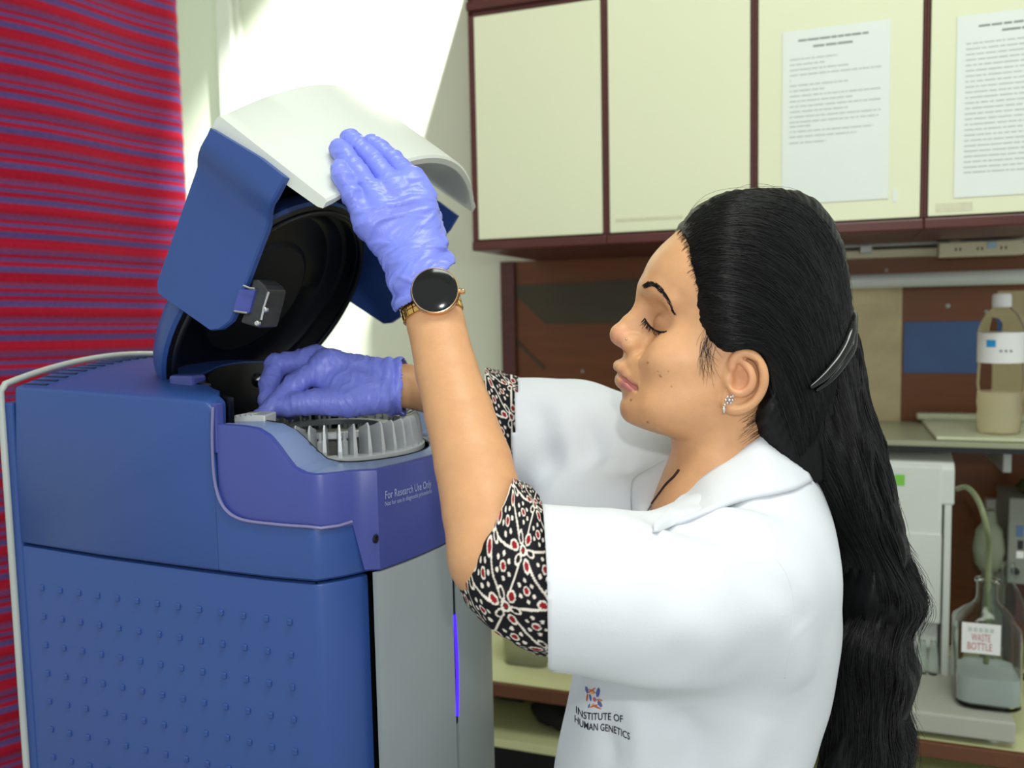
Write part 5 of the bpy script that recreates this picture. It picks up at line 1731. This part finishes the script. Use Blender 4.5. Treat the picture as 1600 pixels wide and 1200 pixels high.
print_sleeve('tunic_sleeve', [((758, 577), (764, 715)), ((775, 579), (778, 735)), ((795, 588), (798, 752)), ((850, 606), (850, 770))],
             [1.085, 1.09, 1.095, 1.11], [.044, .047, .05, .055], pr, 'black printed tunic sleeve on the far forearm', M_print)
# ------------------------------------------------------------------ hair
M_hair = pm('black_hair', rgb(7, 6, 8), 0.45, var=0.12, scale=60, spec=0.3, stretch=(1, 1, .2))
M_strand = pm('black_hair_strand', rgb(10, 9, 11), 0.33, var=0.1, spec=0.45)
HR = np.array([(297,1178,1205,12),(304,1128,1240,44),(312,1105,1259,57),(325,1086,1277,66),(340,1072,1289,72),(360,1058,1301,77),(390,1050,1313,81),(430,1046,1321,83),(480,1050,1327,83),(530,1060,1333,81),(580,1085,1340,77),(620,1110,1346,73),(660,1140,1352,69),(700,1165,1362,64),(740,1200,1375,55)], float)
face_poly = [(850, 200), (1030, 320), (1040, 352), (1046, 374), (1056, 405), (1065, 434), (1074, 466), (1084, 497), (1095, 524), (1110, 543), (1130, 551), (1150, 550), (1168, 546), (1186, 554), (1197, 572), (1201, 598), (1196, 622), (1184, 646), (1184, 668), (1192, 690), (1205, 720), (1215, 770), (850, 800)]
def poly_sd(X, Z, poly):
    poly = np.asarray(poly); n = len(poly); best = np.full(X.shape, 9.0); inside = np.zeros(X.shape, bool)
    for i in range(n):
        a, b = poly[i], poly[(i + 1) % n]; d = b - a
        t = np.clip(((X - a[0]) * d[0] + (Z - a[1]) * d[1]) / (d @ d), 0, 1)
        best = np.minimum(best, np.hypot(X - a[0] - t * d[0], Z - a[1] - t * d[1]))
        c = ((a[1] > Z) != (b[1] > Z)) & (X < (b[0] - a[0]) * (Z - a[1]) / (b[1] - a[1] + 1e-12) + a[0]); inside ^= c
    return np.where(inside, -best, best)
def build_hair_cap():
    xs = axis((.13, .40, .0022)); ys = axis((.76, .99, .0022)); zs = axis((1.38, 1.77, .0022))
    fd = Field(xs, ys, zs)
    T = catmull(HR, 300); pts = [[P(r[1], r[0], HD), P(r[2], r[0], HD)] for r in T]
    zz = np.array([p[0][2] for p in pts])[::-1]; xf = np.array([p[0][0] for p in pts])[::-1]; xb = np.array([p[1][0] for p in pts])[::-1]; yc = np.array([p[0][1] for p in pts])[::-1]; w = (T[:, 3] * .001)[::-1]
    def fn(X, Y, Z):
        z1 = Z.ravel(); f_, b_, y_, w_ = [np.interp(z1, zz, a)[None, None, :] for a in (xf, xb, yc, w)]
        c_ = f_ * .72 + b_ * .28; t = np.where(X < c_, (c_ - X) / (c_ - f_), (X - c_) / (b_ - c_))
        r = (np.maximum(t, 0) ** 2.2 + np.abs((Y - y_ - (X - .23) * .05) / w_) ** 2.2) ** (1 / 2.2)
        F = (r - 1) * np.minimum(w_, (b_ - f_) / 2) * .9
        return np.maximum(np.maximum(F, Z - zz[-1]), zz[0] - Z)
    fd.add(fn, (xf.min(), .76, zz[0]), (xb.max(), .99, zz[-1]), 0, m=.05)
    pp = np.array([[P(x, y, .815)[0], P(x, y, .815)[2]] for x, y in face_poly])
    XX, ZZ = np.meshgrid(fd.xs, fd.zs, indexing='ij'); sd = poly_sd(XX, ZZ, pp)
    def cut(X, Y, Z):
        i0 = int(np.searchsorted(fd.xs, X.ravel()[0])); k0 = int(np.searchsorted(fd.zs, Z.ravel()[0]))
        return np.broadcast_to(sd[i0:i0 + X.shape[0], None, k0:k0 + Z.shape[2]], (X.shape[0], Y.shape[1], Z.shape[2]))
    fd.add(cut, (.1, .7, 1.3), (.45, 1.0, 1.8), .010, sub=True, m=.1)
    V, Q = fd.nets(2); V, Q = largest(V, Q)
    N = vnormals(V, Q)
    ang = np.arctan2(V[:, 2] - HP(1230, 560)[2], V[:, 0] - HP(1230, 560)[0])
    V = V + N * (.0005 * np.sin(ang * 46 + 3 * vnoise(V * 25, 41)) + .0004 * np.sin(ang * 120 + 4 * vnoise(V * 40, 42)))[:, None]
    return V, Q
HV_, HQ_ = build_hair_cap()
hair = build_np('hair', HV_, HQ_, M_hair, pr, label='long wavy black hair swept back from the forehead')
CAP = BVHTree.FromPolygons([tuple(v) for v in HV_], [tuple(int(i) for i in q) for q in HQ_])

# long wavy length down the back
LM = np.array([(520,1222,1330,.885,.050),(560,1214,1338,.885,.060),(620,1211,1346,.885,.066),(680,1224,1368,.88,.070),(740,1250,1382,.88,.070),(800,1274,1392,.88,.068),(860,1297,1410,.88,.066),(920,1304,1420,.88,.064),(980,1299,1414,.88,.062),(1040,1291,1420,.88,.060),(1100,1281,1410,.88,.058),(1160,1272,1414,.88,.054),(1230,1268,1392,.88,.048),(1290,1280,1385,.88,.026)], float)
NL = 120
LT = catmull(LM, NL)
LC = np.array([P((r[1] + r[2]) / 2, r[0], r[3]) for r in LT]); LA = np.array([(r[2] - r[1]) / 2 * r[3] / FPX for r in LT]); LB = LT[:, 4]
def mass_pt(t, th, s=1.0, wob=0.0):
    """t in 0..1 down the length (array), th angle round the section (0 = right silhouette, -90 deg = camera side)"""
    i = np.clip(t, 0, 1) * (NL - 1); x = np.arange(NL)
    c = np.stack([np.interp(i, x, LC[:, k]) for k in range(3)], -1)
    a = np.interp(i, x, LA); b = np.interp(i, x, LB)
    grow = np.clip((t - .12) / .35, 0, 1)
    ph = 2 * np.pi * (t * 5.0 + .25 * np.sin(t * 11)) + 1.6 * np.sin(th * 2) + .9 * th
    wv = .065 * grow * np.sin(ph) - .06 * grow
    return c + ((s + wv) * a * np.cos(th) + .14 * grow * a * np.sin(ph * .5 + .5))[..., None] * np.array([1.0, 0, 0]) + ((s + wv) * b * np.sin(th))[..., None] * np.array([0, 1.0, 0])
na = 72; tt = np.linspace(0, 1, 200); TH = np.linspace(0, 2 * np.pi, na, endpoint=False)
T2, A2 = np.meshgrid(tt, TH, indexing='ij')
cl = .035 * np.sin(A2 * 9 + 2 * np.sin(T2 * 14)) + .025 * np.sin(A2 * 23 + 3 * np.sin(T2 * 22 + 1))
VM = mass_pt(T2, A2, .94 + cl).reshape(-1, 3)
ii = np.arange(200 * na).reshape(200, na); jj = np.roll(ii, -1, 1)
QM = np.stack([ii[:-1], jj[:-1], jj[1:], ii[1:]], -1).reshape(-1, 4)
build_np('hair_length', VM, QM, M_hair, hair)

def strands(name, curves, rad, m, parent, kind='stuff'):
    """curves: (n, k, 3) array -> one mesh of thin three-sided tubes"""
    Cv = np.asarray(curves); n, k, _ = Cv.shape
    T = np.gradient(Cv, axis=1); T /= np.linalg.norm(T, axis=2, keepdims=True) + 1e-12
    ref = np.array([.31, .92, .23]); A_ = np.cross(T, ref); A_ /= np.linalg.norm(A_, axis=2, keepdims=True) + 1e-12; B_ = np.cross(T, A_)
    r = np.broadcast_to(np.asarray(rad), (n,))[:, None] * np.clip(np.minimum(1, (1 - np.linspace(0, 1, k)) * 6 + .25), .25, 1)[None, :]
    V = np.stack([Cv + r[..., None] * (math.cos(a) * A_ + math.sin(a) * B_) for a in (0, 2.094, 4.189)], 2)
    idx = np.arange(n * k * 3).reshape(n, k, 3); nx = np.roll(idx, -1, 2)
    Q = np.stack([idx[:, :-1], nx[:, :-1], nx[:, 1:], idx[:, 1:]], -1).reshape(-1, 4)
    return build_np(name, V.reshape(-1, 3), Q, m, parent, kind=kind)

# strands over the cap, following combed guide lines
GD = [[(1076, 344), (1118, 309), (1190, 300), (1255, 320), (1300, 370), (1320, 440), (1328, 510), (1326, 570)],
      [(1066, 360), (1108, 334), (1180, 326), (1245, 352), (1286, 410), (1306, 480), (1316, 540), (1316, 590)],
      [(1072, 388), (1112, 368), (1182, 372), (1240, 408), (1276, 462), (1296, 520), (1304, 570), (1304, 612)],
      [(1083, 420), (1122, 410), (1186, 424), (1236, 462), (1268, 512), (1284, 560), (1292, 600), (1294, 640)],
      [(1095, 458), (1134, 458), (1188, 474), (1232, 512), (1260, 556), (1274, 598), (1282, 632), (1284, 664)],
      [(1107, 500), (1142, 506), (1190, 524), (1226, 556), (1250, 594), (1263, 630), (1271, 660), (1274, 690)],
      [(1118, 534), (1148, 532), (1192, 546), (1220, 576), (1238, 612), (1250, 646), (1258, 676), (1262, 704)],
      [(1150, 551), (1168, 546), (1194, 562), (1212, 594), (1225, 630), (1236, 664), (1245, 694), (1250, 720)]]
GA = np.array([catmull(g, 30) for g in GD], float)
def cap_strands(n, lift0, jit):
    out = []
    v = rng.uniform(0, 1, n) ** .9 * 7; o1 = rng.normal(0, jit, (n, 2)); fr = rng.uniform(2, 5, n); ph = rng.uniform(0, 6.28, n)
    for q in range(n):
        i = min(int(v[q]), 6); u = v[q] - i
        c = GA[i] * (1 - u) + GA[i + 1] * u
        t = np.linspace(0, 1, 30)
        c = c + o1[q] * np.sin(np.pi * t * .9)[:, None] + (jit * .5 * np.sin(fr[q] * t * 3 + ph[q]))[:, None] * np.array([.4, 1])
        s0 = rng.uniform(0, .25) if rng.random() < .4 else 0; s1 = rng.uniform(.75, 1)
        tq = np.linspace(s0, s1, 26); cc = np.stack([np.interp(tq, t, c[:, k]) for k in (0, 1)], 1)
        pts = []; last = None; lf = rng.uniform(.0002, lift0)
        for (x, y) in cc:
            h = hit_of(CAP, x, y, lf)
            if h is None:
                h = P(x, y, HD) if last is None else P(x, y, np.dot(last - CAM, F0))
            last = h; pts.append(h)
        pts = np.array(pts)
        pts[1:-1] = (pts[:-2] + 2 * pts[1:-1] + pts[2:]) / 4
        out.append(pts)
    return np.array(out)
strands('hair_strands', cap_strands(2600, .0022, 5), rng.uniform(.00022, .00040, 2600), M_strand, hair)
fl = cap_strands(170, .006, 16)
strands('flyaway_strands', fl, .00018, M_strand, hair)

# strands of the long part, in clumps
nS = 3400; kS = 46
cth = np.sort(rng.uniform(-np.pi * .95, .25 * np.pi, 140))
th0 = cth[rng.integers(0, 140, nS)] + rng.normal(0, .06, nS)
t0 = np.where(rng.random(nS) < .75, rng.uniform(0, .06, nS), rng.uniform(.05, .5, nS)); t1 = rng.uniform(.72, 1.0, nS)
tq = t0[:, None] + (t1 - t0)[:, None] * np.linspace(0, 1, kS)[None]
thq = th0[:, None] + .10 * np.sin(tq * 16 + th0[:, None] * 5) + rng.normal(0, .05, nS)[:, None] * tq
sq = .975 + np.abs(rng.normal(0, .028, nS))[:, None] * (0.4 + tq) + .012 * np.sin(tq * 50 + rng.uniform(0, 6.28, nS)[:, None])
cl = .035 * np.sin(thq * 9 + 2 * np.sin(tq * 14)) + .025 * np.sin(thq * 23 + 3 * np.sin(tq * 22 + 1))
strands('hair_strands', mass_pt(tq, thq, sq + cl * .9), rng.uniform(.00024, .00042, nS), M_strand, hair)
nF = 480
th0 = rng.uniform(-.75 * np.pi, .2 * np.pi, nF); t0 = rng.uniform(.2, .8, nF); t1 = np.minimum(t0 + rng.uniform(.12, .3, nF), 1)
tq = t0[:, None] + (t1 - t0)[:, None] * np.linspace(0, 1, 30)[None]
out_ = rng.uniform(.02, .30, nF)[:, None] * np.linspace(0, 1, 30)[None] ** 1.4
strands('flyaway_strands', mass_pt(tq, th0[:, None] + 0 * tq, 1.0 + out_ + .03 * np.sin(tq * 60 + th0[:, None] * 9)), .00020, M_strand, hair)

def surf_strand(pts, lift, tree=BODY):
    return np.array([hit_of(tree, x, y, lift, HD - .03) for x, y in pts])
# eyebrow
bl = catmull([(1005, 449), (1013, 444), (1024, 446), (1034, 455), (1044, 470), (1053, 491)], 60)
bs = []
for q in range(150):
    u = rng.uniform(0, .97); i = int(u * 58); c = bl[i]; tg = bl[i + 1] - bl[i]; tg = tg / np.linalg.norm(tg); nm = np.array([-tg[1], tg[0]])
    wdt = np.interp(u, [0, .15, .5, .8, 1], [3.0, 5.0, 4.2, 2.6, 1.0]); off = rng.uniform(-1, 1) * wdt
    d = tg * .9 - nm * .35 * np.sign(off + .01) * rng.uniform(0, 1); L = rng.uniform(7, 12)
    pts = [c + nm * off + d * L * s for s in np.linspace(0, 1, 7)]
    bs.append(surf_strand(pts, .0005))
strands('eyebrow', np.array(bs), .00026, M_strand, body)
# lash line and lashes
ll = catmull([(1007, 497), (1012, 506), (1019, 513), (1028, 518), (1037, 519), (1042, 517)], 40)
v1, f1 = tubeg(surf_strand(ll, .0003), np.interp(np.linspace(0, 1, 40), [0, .2, .8, 1], [.0006, .0011, .0011, .0004]), 6)
build('lash_line', v1, f1, M_hair, body, smooth=True)
ls = []
for q in range(70):
    i = int(rng.uniform(0, 38)); c = surf_strand([ll[i]], .0006)[0]; u = i / 39
    d2 = np.array([-(.75 - u * 1.0) * .004 + rng.normal(0, .0006), -.0026 + .0010 * u, -.0036 + rng.normal(0, .0005)]) * rng.uniform(1.1, 1.9)
    s = np.linspace(0, 1, 7)[:, None]
    ls.append(c + d2 * s + np.array([0, -.0006, .0012]) * s ** 2)
strands('eyelashes', np.array(ls), .00020, M_hair, body)
# lid crease
cr = catmull([(1011, 488), (1022, 491), (1034, 501), (1043, 513)], 24)
# loose wisps in front of the ear
ws = []
for q in range(46):
    x0 = rng.uniform(1098, 1120); y0 = rng.uniform(505, 548); L = rng.uniform(25, 75); b = rng.normal(0, 9)
    pts = [(x0 - 4 * s + b * s * s - 5 * math.sin(3 * s), y0 + L * s) for s in np.linspace(0, 1, 12)]
    ws.append(surf_strand(pts, .0009))
strands('wisps', np.array(ws), .00013, M_strand, hair)
ws = []
for q in range(70):
    x0 = rng.uniform(1180, 1206); y0 = rng.uniform(640, 690); L = rng.uniform(15, 45)
    pts = [(x0 - L * .75 * s + rng.normal(0, 1), y0 + L * .5 * s) for s in np.linspace(0, 1, 8)]
    ws.append(surf_strand(pts, .0009))
strands('wisps', np.array(ws), .00013, M_strand, hair)
# hairline fringe blending over the temple
ws = []
hl = catmull([(1058, 360), (1067, 384), (1078, 414), (1087, 442), (1095, 472), (1104, 502), (1114, 530)], 60)
for q in range(300):
    i = int(rng.uniform(0, 58)); c = hl[i] + np.array([rng.normal(2, 3), rng.normal(0, 3)])
    L = rng.uniform(16, 40); e = np.array([L, -L * (.55 - .011 * i) ])
    pts = [c + e * s + np.array([0, -4 * math.sin(math.pi * s)]) for s in np.linspace(0, 1, 8)]
    o_ = []
    for (x, y) in pts:
        a_ = hit_of(CAP, x, y, .0008); b_ = hit_of(BODY, x, y, .0006)
        if a_ is None and b_ is None: o_.append(o_[-1] if o_ else P(x, y, HD)); continue
        if a_ is None: o_.append(b_)
        elif b_ is None: o_.append(a_)
        else: o_.append(a_ if np.linalg.norm(a_ - CAM) < np.linalg.norm(b_ - CAM) else b_)
    ws.append(o_)
strands('hairline_strands', np.array(ws), .00018, M_strand, hair)

# hair clip
LEN = BVHTree.FromPolygons([tuple(v) for v in VM], [tuple(int(i) for i in q) for q in QM])
def hair_d(x, y, default):
    ds = [np.dot(h - CAM, F0) for h in (hit_of(CAP, x, y), hit_of(LEN, x, y)) if h is not None]
    return min(ds) if ds else default
clip = thing('hair_clip', P(1333, 560, .86), 'black curved claw clip holding back the hair', 'hair clip')
for dx, dy, r in ((0, 0, 1.0), (9, 5, .75)):
    cp = [(1334 + dx * .1, 487 + dy), (1332 + dx * .3, 510 + dy), (1322 + dx, 540 + dy), (1305 + dx, 568 + dy), (1286 + dx, 590 + dy), (1266 + dx, 606 + dy)]
    pts = []
    for x, y in cp: pts.append(P(x, y, min(hair_d(x, y, .87), .875) - .006))
    pts = catmull(pts, 40)
    v1, f1 = tubeg(pts, np.interp(np.linspace(0, 1, 40), [0, .06, .4, .8, 1], [.0016, .0040, .0056, .0044, .002]) * r, 12)
    build('prong', v1, f1, M_blkgloss, clip, smooth=True)

# ------------------------------------------------------------------ jewellery
M_sil = pm('bright_silver', rgb(225, 225, 228), 0.12, 1.0, var=0.02)
M_gold = pm('gold_metal', rgb(214, 170, 96), 0.22, 1.0, var=0.03)
M_gold2 = pm('rose_gold', rgb(226, 188, 150), 0.18, 1.0, var=0.03)
def ball(g, c, r, n=10, sc=(1, 1, 1)):
    prof = [(max(r * math.sin(a), 1e-5), -r * math.cos(a)) for a in np.linspace(0, math.pi, 7)]
    v1, f1 = latheg((0, 0, 0), prof, n); g.add([np.asarray(c) + np.array(p) * np.array(sc) for p in v1], f1)
g = MB()
e0 = hit_of(BODY, 1139, 625, .0012, .81)
for k in range(6):
    a = k * math.pi / 3; ball(g, e0 + .0032 * np.array([math.cos(a), -.1, math.sin(a)]), .0014, 8)
ball(g, e0 + np.array([.0, -.001, 0]), .0017, 10)
ball(g, e0 + np.array([.0035, -.0006, .0038]), .0016, 8)
ball(g, e0 + np.array([-.0042, -.001, -.0045]), .0012, 8)
ball(g, e0 + np.array([-.0050, -.001, -.0088]), .0017, 10, (1, 1, 1.9))
g.build('earring', M_sil, pr, smooth=True, label='silver flower earring with a small drop')
g = MB(); ball(g, hit_of(BODY, 979, 530, .0003, .86), .0011, 12); g.build('nose_stud', M_sil, pr, smooth=True)
g = MB()
npth = catmull([(1060, 735), (1053, 744), (1040, 757), (1029, 772), (1019, 786), (1011, 799), (1004, 812)], 40)
for i, (x, y) in enumerate(npth):
    h = hit_of(BODY, x, y, .0012, .87); ball(g, h, .0014, 7)
nk_ = g.build('bead_necklace', pm('dark_beads', rgb(58, 34, 30), .25, .4, var=.3), pr, smooth=True, label='short dark bead necklace', kind='stuff')

# ------------------------------------------------------------------ wrist watch
wt_c = P(681, 459, .84)
hw_ = hit_of(BODY, 681, 459, 0, .81)
adir = (LE - LW) / np.linalg.norm(LE - LW)
axw = CAM - hw_; axw /= np.linalg.norm(axw); axw = axw - adir * (axw @ adir) * .7; axw /= np.linalg.norm(axw)
wtc = thing('wrist_watch', hw_, 'round black-faced watch with gold link strap on the raised wrist', 'watch')
rw = 36.5 / FPX * np.dot(hw_ - CAM, F0)
c0 = hw_ + axw * .001
lathe('case', c0, [(rw * .8, -.002), (rw * .98, 0), (rw * 1.04, .004), (rw * 1.04, .008), (rw * .99, .0098), (rw * .95, .0100)], M_gold2, wtc, 64, ax=axw)
lathe('dial', c0, [(rw * .965, .0092), (rw * .965, .0104), (rw * .90, .0112), (rw * .4, .0118), (.0005, .0119)], M_blkgloss, wtc, 64, ax=axw)
sdir = np.cross(adir, axw); sdir /= np.linalg.norm(sdir)
if sdir[0] < 0: sdir = -sdir
for ang in (15,):
    a = math.radians(ang); cd_ = sdir * math.cos(a) + adir * math.sin(a)
    lathe('crown', c0 + axw * .005 + cd_ * rw * 1.03, [(.0022, 0), (.0028, .001), (.0028, .004), (.0018, .005)], M_gold2, wtc, 14, ax=cd_)
# strap links round the wrist
ctr = P(676, 482, .8365); ctr = ctr + adir * ((hw_ - ctr) @ adir)
ry = .0292
for k in range(26):
    a = 2 * math.pi * k / 26
    if abs((a + math.pi) % (2 * math.pi) - math.pi) < .42: continue
    rd = axw * math.cos(a) + sdir * math.sin(a); tg = -axw * math.sin(a) + sdir * math.cos(a)
    hit = BODY.ray_cast(Vector(ctr + rd * .06), Vector(-rd))
    r_ = ry if hit[0] is None else min(max(float(np.linalg.norm(np.array(hit[0]) - ctr)), .02), .04) + .0018
    c = ctr + rd * r_
    fr_ = lambda x, y, z, c=c, tg=tg, rd=rd: c + tg * x + adir * y + rd * z
    for yy in (-.0062, 0, .0062):
        box('link', fr_, -.0033, .0033, yy - .0029, yy + .0029, -.0012, .0012, M_gold, wtc, bev=.0005, seg=1)

# ------------------------------------------------------------------ embroidery on the coat
M_navy = pm('navy_thread', rgb(26, 28, 48), .8)
def coat_text(txt, x0, x1, basef, h, nm, slant=0.0):
    c = bpy.data.curves.new('t', 'FONT'); c.body = txt; c.size = 1; o = bpy.data.objects.new('t', c); col.objects.link(o)
    bpy.context.view_layer.update(); wd = o.dimensions.x; bpy.data.objects.remove(o); bpy.data.curves.remove(c)
    def fr(p, q):
        x = x0 + (x1 - x0) * p / wd; return coat_pt(x + slant * q * h, basef((x - x0) / (x1 - x0)) - q * h / .73, .0012)
    return text_mesh(nm, txt, fr, 1.0, M_navy, coat, bold=.006)
coat_text('INSTITUTE OF', 899, 972, lambda t: float(np.interp(t, [0, .18, .36, .75, 1], [1113, 1123, 1125, 1125, 1129])), 11.5, 'embroidered_text')
coat_text('HUMAN GENETICS', 897, 983, lambda t: float(np.interp(t, [0, .13, .27, .55, .75, 1], [1127, 1136, 1141, 1142, 1146, 1156])), 11.5, 'embroidered_text')
emb = {}
def disc(cx, cy, rx, ry_, rot, m, nm):
    a = np.linspace(0, 2 * math.pi, 18, endpoint=False); r = math.radians(rot)
    pts = [(cx + rx * math.cos(t) * math.cos(r) - ry_ * math.sin(t) * math.sin(r), cy + rx * math.cos(t) * math.sin(r) + ry_ * math.sin(t) * math.cos(r)) for t in a]
    emb.setdefault(nm, (MB(), m))[0].add([coat_pt(x, y, .0013) for x, y in pts], [list(range(18))])
M_eb = pm('blue_thread', rgb(92, 98, 168), .8); M_eo = pm('orange_thread', rgb(206, 98, 60), .8); M_ep = pm('pink_thread', rgb(206, 90, 130), .8); M_ey = pm('yellow_thread', rgb(226, 170, 90), .8)
for q in ((916.5, 1078, 2, 5.5, -14), (934, 1082, 2.6, 7.2, 8), (922, 1090, 1.4, 5.5, -10), (937, 1100, 2.4, 5.5, -32), (920, 1103, 1.0, 3.5, 20)): disc(*q, M_eb, 'emblem_blue')
for q in ((924, 1079, 7.5, 1.2, -34), (925, 1080, 6.5, 1.1, 30), (917, 1090, 1.2, 6, 6), (928, 1103, 7.5, 1.1, -18), (932, 1105, 8, 1.1, 22), (936, 1094, 5, 1.0, 6)): disc(*q, M_eo, 'emblem_orange')
for q in ((928.5, 1093, 2.2, 3.6, -10),): disc(*q, M_ep, 'emblem_pink')
for q in ((925.5, 1082.5, 2.4, 2.2, 0), (938, 1095, 1.6, 1.2, 0), (926, 1101, 1.6, 1.3, 0)): disc(*q, M_ey, 'emblem_yellow')
for nm, (g_, m_) in emb.items(): g_.build(nm, m_, coat)
# seams and a button
for pts in ([(1212, 872), (1232, 905), (1240, 950), (1234, 1010), (1226, 1060)],):
    sp = [coat_pt(x, y, -.0002) for x, y in catmull(pts, 40)]
    v1, f1 = tubeg(sp, .0005, 6); build('seam', v1, f1, M_coat, coat, smooth=True)

# trousers and shoes below the coat
M_trs = pm('dark_trousers', rgb(30, 30, 38), .8); M_shoe = pm('black_shoe', rgb(18, 18, 18), .4)
pb = P(1080, 1100, .9)
for s_ in (-1, 1):
    bx, by = pb[0] + .01 * s_, .90 + .085 * s_
    prof = [(.088, 1.0), (.085, .78), (.07, .5), (.058, .3), (.05, .1)]
    rings = [[np.array([bx + r * math.cos(a), by + r * .95 * math.sin(a), z]) for a in np.linspace(0, 2 * math.pi, 24, endpoint=False)] for r, z in prof[::-1]]
    vv, ff = loftg(rings, True, True); build('trouser_leg', vv, ff, M_trs, pr, smooth=True, angle=60)
    rings = []
    for t in np.linspace(0, 1, 12):
        x = bx + .07 - .26 * t; w_ = .038 * math.sin(math.pi * min(max(t, .06), .95)) ** .5; h_ = .085 - .05 * t
        rings.append([np.array([x, by + w_ * math.cos(a), max(.0, h_ * .5 + h_ * .5 * math.sin(a))]) for a in np.linspace(0, 2 * math.pi, 16, endpoint=False)])
    vv, ff = loftg(rings, True, True); build('shoe', vv, ff, M_shoe, pr, smooth=True, angle=60)
